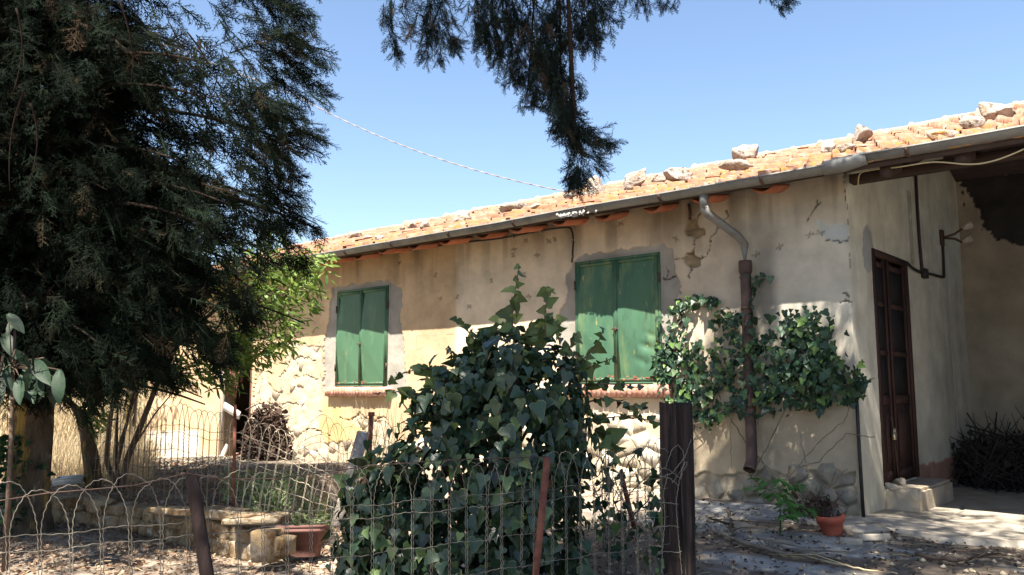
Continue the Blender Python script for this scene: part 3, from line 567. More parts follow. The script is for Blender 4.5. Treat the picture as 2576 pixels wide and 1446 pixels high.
# floor slab, cracked
def floorz(X, Y): return 0.035 + (vnoise(X, Y, 1.2, 71) - 0.5) * 0.03
fx = snapgrid(-0.10, 3.3, 0.025, []); fy = snapgrid(-0.62, 4.1, 0.025, []); FX, FY = np.meshgrid(fx, fy, indexing='ij')
front = -0.50 + 0.22 * (vnoise(FX, FX * 0, 2.5, 72) - 0.5)
FZ = floorz(FX, FY); mid = vnoise(FX, FY, 5, 73); n9 = vnoise(FX, FY, 9, 74, 3)
FZ = np.where(FY < front, FZ - 0.10 * sstep(0.0, 0.12, front - FY), FZ)
ckl = [[(0.1, -0.2), (0.5, 0.05), (0.9, -0.05), (1.3, 0.15), (2.2, 0.05), (3.2, 0.3)], [(0.5, 0.05), (0.6, 0.6), (0.45, 1.4)], [(1.3, 0.15), (1.5, 0.7), (1.35, 1.6), (1.6, 3.0)], [(0.0, -0.4), (0.35, -0.3), (0.7, -0.45), (1.2, -0.3), (2.0, -0.4)], [(0.7, 0.7), (1.5, 0.75), (2.4, 0.6)], [(0.9, -0.05), (0.8, -0.4)]]
dc = np.full(FX.shape, 9.0)
for k in ckl: dc = np.minimum(dc, dline(FX + (n9 - 0.5) * 0.12, FY + (mid - 0.5) * 0.15, k))
FZ = FZ - 0.015 * (dc < 0.013); fcol = np.array([0.30, 0.265, 0.215]) * (0.72 + 0.5 * mid[..., None]) * np.where(dc < 0.013, 0.35, 1.0)[..., None]
id_ = np.arange(FX.size).reshape(FX.shape); q = np.stack([id_[:-1, :-1], id_[1:, :-1], id_[1:, 1:], id_[:-1, 1:]], -1).reshape(-1, 4)
tag(link('porch_floor', mkmesh('porch_floor', np.stack([FX, FY, FZ], -1).reshape(-1, 3), q, MT['concrete'], True, {'Col': fcol.reshape(-1, 3)})), kind='structure')
# door
dY0, dY1, dz0, dz1 = DO
fr = MB(); fr.box(-0.05, 0.012, dY0, dY0 + 0.06, dz0, dz1); fr.box(-0.05, 0.012, dY1 - 0.06, dY1, dz0, dz1); fr.box(-0.05, 0.011, dY0 + 0.06, dY1 - 0.06, dz1 - 0.06, dz1)
door = fr.build('door', MT['doorwood'], house); door['label'] = 'tall old brown double door on the porch wall'
ym = dY0 + 0.06 + 0.36
def leafdoor(y0, y1, panes, x):
    m = MB(); st = 0.065
    m.box(x - 0.03, x, y0, y0 + st, dz0 + 0.02, dz1 - 0.065); m.box(x - 0.03, x, y1 - st, y1, dz0 + 0.02, dz1 - 0.065)
    for zz in (dz0 + 0.02, dz0 + 0.72, dz0 + 1.18, dz0 + 1.64, dz1 - 0.065 - 0.09): m.box(x - 0.03, x - 0.002, y0 + st, y1 - st, zz, zz + 0.09 if zz in (dz0 + 0.02, dz0 + 0.72) else zz + 0.05)
    m.box(x - 0.022, x - 0.010, y0 + st, y1 - st, dz0 + 0.112, dz0 + 0.718)
    m.box(x - 0.010, x + 0.004, y0 + st + 0.05, y1 - st - 0.05, dz0 + 0.19, dz0 + 0.64)
    lf = m.build('door_leaf', MT['doorwood'], door)
    return lf
leafdoor(dY0 + 0.062, ym - 0.003, True, -0.005); leafdoor(ym + 0.003, dY1 - 0.062, True, -0.002)
for (y0, y1) in ((dY0 + 0.13, ym - 0.07), (ym + 0.07, dY1 - 0.13)):
    for (z0, z1) in ((dz0 + 0.81, dz0 + 1.18), (dz0 + 1.23, dz0 + 1.64), (dz0 + 1.69, dz1 - 0.155)):
        g = MB(); g.box(-0.022, -0.016, y0, y1, z0, z1); g.build('pane', MT['glass'], door)
m = MB(); m.box(-0.002, 0.016, ym - 0.022, ym + 0.022, dz0 + 0.02, dz1 - 0.07); m.build('cover_strip', MT['doorwood'], door)
# padlock on its chain
pk = onX(2251, 1092, 0.045); 
m = MB(); m.box(0.030, 0.052, pk[1] - 0.038, pk[1] + 0.038, pk[2] - 0.05, pk[2] + 0.012); an = np.linspace(0, math.pi, 9)
m.tube(np.column_stack([np.full(9, 0.041), pk[1] + np.cos(an) * 0.024, pk[2] + 0.012 + np.sin(an) * 0.042]), 0.006, 6); m.build('padlock', MT['brass'], door)
m = MB(); m.tube([[0.02, pk[1] - 0.01, pk[2] + 0.16], [0.03, pk[1] - 0.004, pk[2] + 0.05]], 0.006, 5); m.tube([[0.02, pk[1] + 0.01, pk[2] + 0.16], [0.03, pk[1] + 0.006, pk[2] + 0.05]], 0.006, 5)
m.tube([[0.035, pk[1] + 0.01, pk[2] - 0.05], [0.03, pk[1] + 0.05, pk[2] - 0.25], [0.02, pk[1] + 0.12, pk[2] - 0.45]], 0.007, 5); m.build('chain', MT['bracket'], door)
# step
bm_ = bmesh.new(); bmesh.ops.create_cube(bm_, size=1)
for v in bm_.verts: v.co = Vector((0.155 + v.co.x * 0.31, 1.13 + v.co.y * 1.10, 0.115 + v.co.z * 0.225))
bmesh.ops.bevel(bm_, geom=bm_.edges[:], offset=0.025, segments=2, affect='EDGES'); bmesh.ops.subdivide_edges(bm_, edges=[e for e in bm_.edges if e.calc_length() > 0.2], cuts=5, use_grid_fill=True)
for v in bm_.verts:
    n_ = float(vnoise(v.co.x + v.co.y, v.co.z + v.co.y, 7, 81)) - 0.5
    if v.co.x > 0.02: v.co.x += n_ * 0.03; v.co.z += n_ * 0.015 if v.co.z > 0.1 else 0
me = bpy.data.meshes.new('door_step'); bm_.to_mesh(me); bm_.free(); me.materials.append(MT['stepcon']); link('door_step', me, house)
# ---------------- gutters, brackets, downpipe
def gutter(x0, x1, yc, zc, r, name, seed):
    n = 14; an = np.linspace(math.pi * 1.0, math.pi * 2.0, n); X = np.arange(x0, x1 + 0.3, 0.3); X[-1] = x1
    V = []; rs = np.random.RandomState(seed)
    for x in X:
        dz = (float(vnoise(x, 0, 0.8, seed, 3)) - 0.5) * 0.035; dy = (float(vnoise(x, 5, 0.8, seed, 3)) - 0.5) * 0.02
        ring = np.column_stack([np.full(n, x), yc + dy + np.cos(an) * r, zc + dz + np.sin(an) * r])
        ring = np.vstack([ring[:0], [[x, yc + dy - r - 0.012, zc + dz - 0.004]], [[x, yc + dy - r - 0.008, zc + dz + 0.012]], ring]); V.append(ring)
    V = np.array(V); m_, k_ = V.shape[:2]; id_ = np.arange(m_ * k_).reshape(m_, k_)
    q = np.stack([id_[:-1, :-1], id_[1:, :-1], id_[1:, 1:], id_[:-1, 1:]], -1).reshape(-1, 4)
    o = link(name, mkmesh(name, V.reshape(-1, 3), q, MT['zinc'], True), house)
    md = o.modifiers.new('thickness', 'SOLIDIFY'); md.thickness = 0.004
    x = x0 + 0.35
    while x < x1 - 0.1:
        b_ = MB(); an2 = np.linspace(math.pi * 0.98, math.pi * 2.02, 12); rr = r + 0.007; dz = (float(vnoise(x, 0, 0.8, seed, 3)) - 0.5) * 0.035; dy = (float(vnoise(x, 5, 0.8, seed, 3)) - 0.5) * 0.02
        for e_ in (-0.012, 0.012): pass
        R0 = np.column_stack([np.full(12, x - 0.013), yc + dy + np.cos(an2) * rr, zc + dz + np.sin(an2) * rr]); R1 = R0 + [0.026, 0, 0]; i = np.arange(11)
        b_.add(np.vstack([R0, R1]), np.stack([i, i + 1, i + 13, i + 12], -1)); ob = b_.build('gutter_bracket', MT['bracket'], o); md = ob.modifiers.new('thickness', 'SOLIDIFY'); md.thickness = 0.005; md.offset = 1
        x += rs.uniform(0.85, 1.05)
    return o
GY_, GZ_ = -0.50, 2.955
g1 = gutter(HX0 - 0.1, 0.02, GY_, GZ_, 0.058, 'gutter', 11)
g2 = gutter(0.30, HX1 + 0.1, GY_ + 0.03, GZ_ + 0.03, 0.055, 'gutter', 12)
m = MB(); m.tube([[0.0, GY_, GZ_ - 0.015], [0.12, GY_ + 0.0, GZ_ - 0.01], [0.16, GY_, GZ_ - 0.01], [0.33, GY_ + 0.03, GZ_ + 0.02]], [0.064, 0.068, 0.066, 0.058], 12); m.build('gutter_joint', MT['zinc'], house, True)
# flaking white scale on the gutter
fl = MB(); rs = np.random.RandomState(3)
for i in range(60):
    p = onY(1405 + rs.beta(1.2, 2.0) * 100, 0, -0.5); x = p[0]; zz = GZ_ - 0.045 + rs.normal(0, 0.010); an = np.linspace(0, 2 * math.pi, 7)[:-1]; s_ = rs.uniform(0.006, 0.016)
    yy = GY_ - math.sqrt(max(0.058 ** 2 - (zz - GZ_) ** 2, 1e-6)) - 0.008
    fl.add(np.column_stack([x + np.cos(an) * s_ * rs.uniform(0.6, 1.6), yy + rs.uniform(-0.003, 0.003, 6), zz + np.sin(an) * s_]), np.array([[0, 1, 2, 3, 4, 5]]))
tag(fl.build('peeling_flakes', MT['whitemetal'], g1), kind='stuff')
dpx = -0.93
m = MB(); m.tube([[-1.13, GY_ + 0.02, GZ_ - 0.05], [-1.13, GY_ + 0.02, GZ_ - 0.19]], [0.042, 0.040], 12); m.tube([[-1.13, GY_ + 0.02, GZ_ - 0.17], [-1.12, GY_ + 0.05, GZ_ - 0.23], [-0.97, -0.14, GZ_ - 0.42], [dpx, -0.085, GZ_ - 0.50], [dpx, -0.085, 2.24]], [0.042, 0.042, 0.040, 0.040, 0.040], 12)
dp = m.build('downpipe', MT['zinc'], house, True); dp['label'] = 'offset grey zinc length of the downpipe'
m = MB(); m.tube([[dpx, -0.085, 2.30], [dpx, -0.085, 2.28], [dpx, -0.085, 2.20], [dpx, -0.085, 2.17]], [0.058, 0.062, 0.062, 0.050], 12); m.tube([[dpx, -0.085, 2.18], [dpx, -0.085, 0.62], [dpx, -0.095, 0.45], [dpx - 0.0, -0.15, 0.37]], [0.050, 0.050, 0.052, 0.056], 12, cap=False)
lp = m.build('lower_downpipe', MT['brownpipe'], house, True)
for zz in (1.85, 0.95):
    m = MB(); m.tube([[dpx, -0.085, zz - 0.015], [dpx, -0.085, zz + 0.015]], 0.054, 12); m.box(dpx - 0.01, dpx + 0.01, -0.03, 0.02, zz - 0.01, zz + 0.01); m.build('pipe_clip', MT['bracket'], lp)
# ---------------- roof
roofob = MB(); yb = 6.45
T = 0.045
for (ya, yb_, sgn) in ((YE, YR, 1), (YR, yb, -1)):
    za, zb = (zroof(ya), zroof(yb_)) if sgn == 1 else (zroof(YR), zroof(YR) - SL * (yb_ - YR))
    o_ = 0.055
    roofob.add([[HX0 - 0.15, ya, za - o_], [HX1 + 0.1, ya, za - o_], [HX1 + 0.1, yb_, zb - o_], [HX0 - 0.15, yb_, zb - o_], [HX0 - 0.15, ya, za - o_ - T], [HX1 + 0.1, ya, za - o_ - T], [HX1 + 0.1, yb_, zb - o_ - T], [HX0 - 0.15, yb_, zb - o_ - T]],
               np.array([[0, 1, 2, 3], [7, 6, 5, 4], [0, 4, 5, 1], [1, 5, 6, 2], [2, 6, 7, 3], [3, 7, 4, 0]]))
roof = roofob.build('roof', MT['deck'], house)
# rafters over the porch, fascia beam
for x in np.arange(0.45, 3.3, 0.55):
    m = MB(); m.add([[x - 0.04, YE + 0.05, zroof(YE + 0.05) - 0.105], [x + 0.04, YE + 0.05, zroof(YE + 0.05) - 0.105], [x + 0.04, 2.95, zroof(2.95) - 0.105], [x - 0.04, 2.95, zroof(2.95) - 0.105], [x - 0.04, YE + 0.05, zroof(YE + 0.05) - 0.20], [x + 0.04, YE + 0.05, zroof(YE + 0.05) - 0.20], [x + 0.04, 2.95, zroof(2.95) - 0.20], [x - 0.04, 2.95, zroof(2.95) - 0.20]], np.array([[0, 1, 2, 3], [7, 6, 5, 4], [0, 4, 5, 1], [1, 5, 6, 2], [2, 6, 7, 3], [3, 7, 4, 0]])); m.build('rafter', MT['deck'], roof)
m = MB(); m.box(0.05, 3.4, -0.06, 0.06, 2.89, 2.965); m.build('porch_beam', MT['deck'], house)
# red clay tiles under the eave
rs = np.random.RandomState(9); x = -12.8
while x < -0.1:
    L = rs.uniform(0.34, 0.44); w_ = 0.20
    m = MB(); th = 0.022; y0, y1 = -L, 0.02; z0, z1 = 2.90 - 0.02 + rs.uniform(-0.01, 0.01), 2.965
    V = []
    for yy, zz in ((y0, z0), (y1, z1)):
        for u in np.linspace(-1, 1, 5): V.append([x + u * w_ * 0.5, yy, zz - 0.045 * (1 - u * u) ]); 
    V = np.array(V); V2 = V + [0, 0, th]; i = np.arange(4)
    m.add(np.vstack([V, V2]), np.vstack([np.stack([i, i + 5, i + 6, i + 1], -1), np.stack([i + 10, i + 11, i + 16, i + 15], -1), np.stack([i, i + 1, i + 11, i + 10], -1), [[0, 10, 15, 5], [4, 9, 19, 14]]])); m.build('eave_tile', MT['eavetile'], roof); x += rs.uniform(0.52, 0.62)
# tiles: Marseilles-style, ribbed
TW, TLn, TEXP = 0.212, 0.37, 0.335
prof = np.array([[0, 0.040], [0.07, 0.052], [0.16, 0.040], [0.24, 0.012], [0.42, 0.006], [0.56, 0.010], [0.66, 0.030], [0.78, 0.012], [0.92, 0.016], [1.0, 0.038]])
def tile_geo(rs):
    u = prof[:, 0] * TW - TW / 2; h = prof[:, 1]; n = len(u); 
    V = np.vstack([np.column_stack([u, np.full(n, 0.0), np.full(n, -0.016) + h * 0.45]), np.column_stack([u, np.full(n, 0.0) + rs.uniform(-0.004, 0.004, n), h * 1.1 + 0.022]), np.column_stack([u, np.full(n, TLn), h])])
    i = np.arange(n - 1); return V, np.vstack([np.stack([i, i + 1, n + i + 1, n + i], -1), np.stack([n + i, n + i + 1, 2 * n + i + 1, 2 * n + i], -1)])
rs = np.random.RandomState(10); tmeshes = []
for k in range(5): V, f = tile_geo(rs); tmeshes.append(mkmesh('tile', V, f, MT['tile'])); 
sl_a = math.atan(SL); rows = int((YR - YE) / math.cos(sl_a) / TEXP) ; mass = MB(); ntile = 0
for r in range(rows + 1):
    y = YE - 0.02 + r * TEXP * math.cos(sl_a); x = HX0 - 0.1 + (TW / 2 if r % 2 else 0)
    while x < HX1 + 0.05:
        dy = rs.normal(0, 0.018); dz = rs.normal(0, 0.007) - 0.012; rz = rs.normal(0, 0.035); rx = sl_a + rs.normal(0, 0.014) - 0.02
        zz = zroof(y) - 0.022 + dz
        if r < 4 and x > -11.9 and ntile < 300:
            link('tile', tmeshes[rs.randint(5)], roof, (x, y + dy, zz), (rx, rs.normal(0, 0.012), rz)); ntile += 1
        else:
            V, f = tile_geo(rs); V = V @ rotm(rx, rs.normal(0, 0.012), rz).T + [x, y + dy, zz]; mass.add(V, f, rs.rand())
        x += TW
# back slope, simple rows
for r in range(10):
    y = YR + r * TEXP; x = HX0
    for x in np.arange(HX0, HX1, TW):
        V, f = tile_geo(rs); V = V @ rotm(sl_a, 0, math.pi).T + [x, y + TEXP, zroof(YR) - SL * (y + TEXP - YR) - 0.02]; mass.add(V, f, rs.rand())
tag(mass.build('tile', MT['tile_mass'], roof), kind='stuff')
# ridge tiles bedded in mortar
x = HX0 - 0.1; rs = np.random.RandomState(12); zr = zroof(YR)
while x < HX1:
    L = 0.40; m = MB(); an = np.linspace(-0.05, math.pi + 0.05, 8); n = 8
    def ring(xx, r_, dz=0): return np.column_stack([np.full(n, xx), YR + np.cos(an) * r_, zr - 0.045 + dz + np.sin(an) * r_])
    R = [ring(x, 0.085), ring(x + 0.02, 0.112), ring(x + 0.05, 0.112), ring(x + 0.07, 0.098), ring(x + L, 0.088)]; V = np.vstack(R); i = np.arange(n - 1); q = np.vstack([np.stack([k * n + i, (k + 1) * n + i, (k + 1) * n + i + 1, k * n + i + 1], -1) for k in range(4)])
    V = V + rs.normal(0, 0.004, V.shape) + [0, 0, rs.normal(0, 0.01)]; m.add(V, q); m.build('ridge_tile', MT['ridge'], roof, True); x += L - 0.04
# ---------------- stones lying on the roof
def rock_geo(rs, rad, flat=0.7, sub=3, sharp=0.6):
    bm = bmesh.new(); bmesh.ops.create_icosphere(bm, subdivisions=sub, radius=1.0)
    P = np.array([v.co[:] for v in bm.verts]); fs = np.array([[v.index for v in f.verts] for f in bm.faces]); bm.free()
    for _ in range(9):   # cut facets
        d = unit(rs.normal(size=3)); h = rs.uniform(0.40, 0.78); dd = P @ d; P = P - np.outer(np.maximum(dd - h, 0), d)
    o = rs.uniform(0, 50); P = P * (1 + sharp * (vnoise(P[:, 0] * 1.0 + P[:, 2] + o, P[:, 1] + 0.7 * P[:, 2] + o, 2.6, rs.randint(99), 5, 0.6) - 0.5))[:, None]
    return P * np.array([1.0, rs.uniform(0.6, 0.9), flat]) * rad, fs
def onroof(px_, py_):
    d = ray(px_, py_); t = (zroof(CP[1]) - CP[2]) / (d[2] - SL * d[1]); return CP + d * t
RSTN = [((892, 602), 32, 0.7, 'small pale stone at the far left end of the roof, half behind leaves'), ((924, 607), 26, 0.6, 'low brownish stone right of the far left roof stone'), ((952, 607), 22, 0.55, 'flat dark-edged stone third from the far roof end'),
        ((1011, 585), 16, 0.7, 'small rusty stone on the roof just left of a white pair'), ((1034, 580), 22, 0.8, 'white broken stone with a dark side on the roof above the left window'), ((1068, 578), 30, 0.65, 'wedge-shaped white stone on the roof right of the left window'),
        ((1157, 560), 44, 0.65, 'grey speckled stone lying on the roof between the two windows'), ((1278, 537), 50, 0.45, 'long flat layered stone on the roof left of the hanging branch'), ((1310, 528), 32, 0.6, 'reddish stone standing behind the long flat layered stone'), ((1345, 529), 26, 0.5, 'small white stone at the right end of the flat layered stone'),
        ((1434, 503), 34, 0.5, 'flat brown stone under the tip of the hanging cypress branch'), ((1488, 492), 60, 0.95, 'tall creased white stone on the roof under the hanging branch tip'), ((1593, 478), 74, 0.8, 'large white block on the roof above the right window'), ((1652, 465), 40, 0.6, 'ochre-stained stone between two pale blocks above the right window'), ((1706, 461), 66, 0.55, 'long pale cracked block on the roof right of the window'),
        ((1880, 408), 66, 0.75, 'big white boulder standing out against the sky above the downpipe'), ((1862, 432), 78, 0.36, 'flat dark layered slab in front of the big white boulder'), ((2083, 386), 34, 0.8, 'dark pitted stone near the gutter joint'), ((2130, 384), 44, 0.6, 'grey flat stone wedged between two stones near the gutter joint'), ((2164, 362), 50, 0.9, 'upright stone with a dark right face above the gutter joint'),
        ((2372, 352), 60, 0.4, 'low white slab on the porch roof left of the largest stones'), ((2440, 325), 56, 0.8, 'pale rounded stone beside the topmost roof stone'), ((2506, 302), 78, 0.75, 'large pitted stone at the far right, highest on the roof')]
rs = np.random.RandomState(21)
for (pp, wpx, fl_, lab) in RSTN:
    p = onroof(pp[0], pp[1]); dist = float((p - CP) @ FW); rad = wpx * dist / F / 2 * 1.3
    V, fs = rock_geo(rs, rad, fl_); zmin = V[:, 2].min(); rot = rotm(sl_a + rs.normal(0, 0.1), 0, rs.uniform(-0.6, 0.6) + 0.5)
    V = V @ rot.T; V = V + p + [0, 0, rad * fl_ * 0.45 + 0.03]
    tag(link('roof_stone', mkmesh('roof_stone', V, fs, MT['roofstone'], False)), lab, 'stone', 'stones weighing down the roof tiles')
# ---------------- cables and pipes on the walls
def cable(name, pts, r, matl, parent=None, n=6, sub=0):
    P = np.array(pts, float)
    if sub:
        t = np.linspace(0, len(P) - 1, (len(P) - 1) * sub + 1); i = np.clip(t.astype(int), 0, len(P) - 2); f = (t - i)[:, None]
        p0 = P[np.clip(i - 1, 0, len(P) - 1)]; p1 = P[i]; p2 = P[i + 1]; p3 = P[np.clip(i + 2, 0, len(P) - 1)]
        P = 0.5 * ((2 * p1) + (-p0 + p2) * f + (2 * p0 - 5 * p1 + 4 * p2 - p3) * f ** 2 + (-p0 + 3 * p1 - 3 * p2 + p3) * f ** 3)
    m = MB(); m.tube(P, r, n); return m.build(name, matl, parent, True)
f0 = lambda a_, b_, y=-0.02: onY(a_, b_, y)
cb = cable('wall_cable', [f0(560, 712), f0(700, 682), f0(830, 658), f0(900, 648), f0(1000, 632), f0(1080, 622), f0(1145, 611), f0(1200, 606), f0(1260, 599), f0(1330, 586), f0(1380, 577), f0(1425, 572), f0(1437, 578), f0(1441, 600), f0(1440, 630), f0(1438, 660)], 0.010, MT['blackwire'], house, sub=4)
for q in ((1030, 628), (1170, 609), (1290, 594), (1360, 581), (1440, 610), (1439, 645)):
    p = f0(*q); m = MB(); m.box(p[0] - 0.006, p[0] + 0.006, -0.034, 0.004, p[2] - 0.018, p[2] + 0.018); m.build('cable_clip', MT['palecable'], cb)
cable('cut_pipe', [f0(1732, 512), f0(1735, 535), f0(1734, 552)], 0.014, MT['bracket'], house)
cable('corner_conduit', [[0.012, -0.03, onY(2164, 958)[2]], [0.012, -0.03, 0.6], [0.02, -0.03, -0.05]], 0.015, MT['blackwire'], house)
g = lambda a_, b_: onX(a_, b_, 0.02)
cable('porch_conduit', [g(2303, 437), g(2307, 520), g(2313, 610), g(2319, 680), g(2318, 686)], 0.016, MT['blackwire'], house, sub=3)
cable('porch_conduit', [g(2281, 661), g(2298, 676), g(2318, 686), g(2345, 690), g(2370, 697), g(2374, 690), g(2372, 640), g(2369, 590)], 0.015, MT['blackwire'], house, sub=2)
p = g(2324, 688); m = MB(); m.box(0.0, 0.05, p[1] - 0.06, p[1] + 0.06, p[2] - 0.05, p[2] + 0.05); m.build('junction_box', MT['blackwire'], house)
# wall lamp bracket with two cups
p = g(2370, 598); lampm = MB(); lampm.box(0.0, 0.03, p[1] - 0.05, p[1] + 0.05, p[2] - 0.09, p[2] + 0.09); lampm.tube([p, p + [0.12, 0.02, 0.03], p + [0.2, 0.06, 0.09]], 0.014, 6); lampm.tube([p, p + [0.12, 0.05, -0.02], p + [0.18, 0.1, -0.06]], 0.014, 6)
lamp = lampm.build('wall_lamp', MT['bracket'], house)
for q in ((0.2, 0.06, 0.09), (0.18, 0.1, -0.06)):
    m = MB(); c0 = p + np.array(q); m.tube([c0, c0 + [0.03, 0.02, 0.02], c0 + [0.08, 0.05, 0.05]], [0.02, 0.038, 0.048], 10); m.build('lamp_shade', MT['greywood'], lamp, True)
q0 = lambda a_, b_, y: onY(a_, b_, y)
cable('loose_cable', [q0(2158, 470, -0.06), q0(2162, 438, -0.1), q0(2190, 428, -0.3), q0(2260, 420, -0.4), q0(2330, 409, -0.42), q0(2370, 408, -0.42), q0(2430, 413, -0.42), q0(2480, 409, -0.42), q0(2540, 390, -0.42), q0(2640, 345, -0.42)], 0.006, MT['yellowcable'], house, sub=5)
# overhead service cable: two strands twisted
pa = atd(740, 238, 15.0); pb = np.array([onroof(1432, 487)[0], YR - 0.1, zr + 0.03]); pb = onY(1436, 484, YR - 0.05); t = np.linspace(0, 1, 160)[:, None]; P = pa * (1 - t) + pb * t; P[:, 2] -= 0.42 * (4 * t * (1 - t))[:, 0] * 0.55
pa2 = atd(-300, -160, 19.0); tt = np.linspace(0, 1, 60)[:, None]; P0 = pa2 * (1 - tt) + pa * tt; P = np.vstack([P0[:-1], P]); s_ = np.arange(len(P)) * 0.55
m = MB(); 
for ph in (0, math.pi): m.tube(P + np.column_stack([np.zeros(len(P)), np.cos(s_ + ph) * 0.006, np.sin(s_ + ph) * 0.006]), 0.0065, 5)
tag(m.build('overhead_cable', MT['palecable'], None, True), 'pale twisted cable hanging across the sky down to the roof ridge', 'cable')
# ================================================================== TREES
def spray_template(seed, dense=True):
    """one flat feathery cypress frond of length 1 along +x; returns V (n,3), tris"""
    rs = np.random.RandomState(seed); V = []; Fc = []
    def blade(p, d, L, w):
        nrm = np.array([-d[1], d[0], 0]); i = len(V)
        V.extend([p - nrm * w * 0.5, p + nrm * w * 0.5, p + d * L * 0.6 + nrm * w * 0.45, p + d * L]); Fc.extend([[i, i + 3, i + 2], [i, i + 2, i + 1]])
    blade(np.zeros(3), np.array([1.0, 0, 0]), 1.0, 0.035)
    K = 7 if dense else 5
    for k in range(K):
        for s in (-1, 1):
            t = (k + 0.5 + 0.25 * s) / K * 0.93; L = (0.36 * (1 - t) + 0.12) * rs.uniform(0.6, 1.3); a = math.radians(rs.uniform(18, 50)) * s
            d = np.array([math.cos(a), math.sin(a), rs.uniform(-0.6, 0.6)]); p = np.array([t, 0, 0]); blade(p, d, L, 0.024 if dense else 0.05)
            if dense:
                for j in range(3):
                    tt = (j + 0.7) / 3.4
                    for s2 in (-1, 1):
                        a2 = a + s2 * math.radians(rs.uniform(28, 45)); d2 = np.array([math.cos(a2), math.sin(a2), rs.uniform(-0.55, 0.55)]); i_ = len(V); q_ = p + d * L * tt; n_ = np.array([-d2[1], d2[0], 0]) * 0.011; V.extend([q_ - n_, q_ + n_, q_ + d2 * (L * 0.45 * (1.1 - tt) + 0.04)]); Fc.append([i_, i_ + 2, i_ + 1])
    V = np.array(V); V[:, 2] -= 0.16 * V[:, 0] ** 2
    return V, np.array(Fc)
def frames(d, rs):
    d = unit(d); ref = unit(rs.normal(size=d.shape)); b = unit(np.cross(d, ref)); c = np.cross(d, b); return np.stack([d, b, c], -1)   # columns
def scatter(tmpl, pos, dirs, size, rs, up=None):
    """many copies of template meshes as arrays"""
    Vs, Fs, A, n = [], [], [], 0
    pick = rs.randint(len(tmpl), size=len(pos))
    fr = frames(dirs, rs)
    if up is not None:
        d = unit(dirs); b = unit(np.cross(up, d)); c = np.cross(d, b); fr = np.stack([d, b, c], -1)
    rn = rs.rand(len(pos))
    for k, (V, Fc) in enumerate(tmpl):
        m = np.where(pick == k)[0]
        if not len(m): continue
        W = np.einsum('mij,vj->mvi', fr[m], V) * size[m][:, None, None] + pos[m][:, None]
        Vs.append(W.reshape(-1, 3)); Fs.append((Fc[None] + (np.arange(len(m)) * len(V))[:, None, None]).reshape(-1, Fc.shape[1]) + n); A.append(np.repeat(rn[m], len(V))); n += len(m) * len(V)
    return np.vstack(Vs), np.vstack(Fs), np.concatenate(A)
DENSE = [spray_template(100 + k) for k in range(5)]; COARSE = [spray_template(200 + k, False) for k in range(4)]
def crown(name, matl, parent, parts):
    V, Fc, A, n = [], [], [], 0
    for (v, f, a) in parts: V.append(v); Fc.append(f + n); A.append(a); n += len(v)
    return link(name, mkmesh(name, np.vstack(V), np.vstack(Fc), matl, False, {'rnd': np.concatenate(A)}), parent)
def trunk(name, pts, rad, matl, parent, n=14, amp=0.12, seed=0):
    P = np.array(pts, float); t = np.linspace(0, len(P) - 1, 26); i = np.clip(t.astype(int), 0, len(P) - 2); f = (t - i)[:, None]; P2 = P[i] * (1 - f) + P[i + 1] * f; r = np.interp(t, np.arange(len(rad)), rad)
    m = MB(); m.tube(P2, r, n); V = m.v[0]; k = len(P2) * n; ax = np.repeat(P2, n, 0); d = V[:k] - ax; ang = np.arctan2(d[:, 1], d[:, 0])
    V[:k] = ax + d * (1 + amp * 2 * (vnoise(ang * 1.5 + 10, V[:k, 2] * 0.8, 1.6, seed, 4) - 0.5))[:, None]; return m.build(name, matl, parent, True)
# ---- left cypress
rs = np.random.RandomState(31)
cb0 = onZ(62, 1330)
cyp = thing('cypress_tree', (cb0[0], cb0[1], 0), 'huge dark cypress filling the left side, its lichened trunk at the frame edge', 'tree', 'cypress trees around the yard')
trunk('trunk', [[cb0[0], cb0[1], -0.12], [cb0[0] + 0.0, cb0[1], 0.25], [cb0[0] - 0.02, cb0[1] + 0.02, 1.2], [cb0[0] + 0.35, cb0[1] - 0.4, 3.4], [cb0[0] + 0.55, cb0[1] - 0.6, 7.2]], [0.23, 0.165, 0.145, 0.11, 0.02], MT['bark'], cyp, 18, 0.22, 3)
def branchset(base, hs, lens, azs, rs, rise, droop, nper, s0, s1, t0=0.25, spread=0.35, hang=0.6):
    pos, dr, sz, lines = [], [], [], []
    for h, L, a in zip(hs, lens, azs):
        o = np.array([base[0], base[1], h]); u = np.array([math.cos(a), math.sin(a), 0]); ts = np.linspace(0, 1, 9)
        ln = o + u * (ts * L)[:, None] + np.array([0, 0, 1.0]) * (rise * ts * L - droop * L * ts ** 2)[:, None]; lines.append(ln)
        t = rs.uniform(t0, 1.0, nper) ** 0.8; p = o + u * (t * L)[:, None] + np.array([0, 0, 1.0]) * (rise * t * L - droop * L * t ** 2)[:, None]
        tang = u + np.array([0, 0, 1.0]) * (rise - 2 * droop * t)[:, None]
        p = p + rs.normal(0, 1, (nper, 3)) * np.array([spread, spread, spread * 0.6]) * (0.4 + 0.6 * L / 2.2) * 0.5
        d = unit(tang) + rs.normal(0, 0.45, (nper, 3)) + np.array([0, 0, -1.0]) * rs.uniform(0, hang, nper)[:, None]
        pos.append(p); dr.append(d); sz.append(rs.uniform(s0, s1, nper))
    return np.vstack(pos), np.vstack(dr), np.concatenate(sz), lines
cb1 = cb0 + np.array([0.25, -0.28, 0]); nb = 270; hs = 1.1 + 3.9 * rs.rand(nb) ** 1.05; az = rs.uniform(0, 2 * math.pi, nb)
prof_h = np.interp(hs, [1.1, 1.6, 3.0, 3.5, 4.2, 5.0], [1.55, 2.15, 2.35, 2.0, 1.2, 0.6]); sunward = np.cos(az) * 0.31 - np.sin(az) * 0.95; ln = prof_h * rs.uniform(0.72, 1.06, nb) * (1 - 0.55 * sstep(0.0, 0.6, sunward) * sstep(1.2, 2.0, hs))
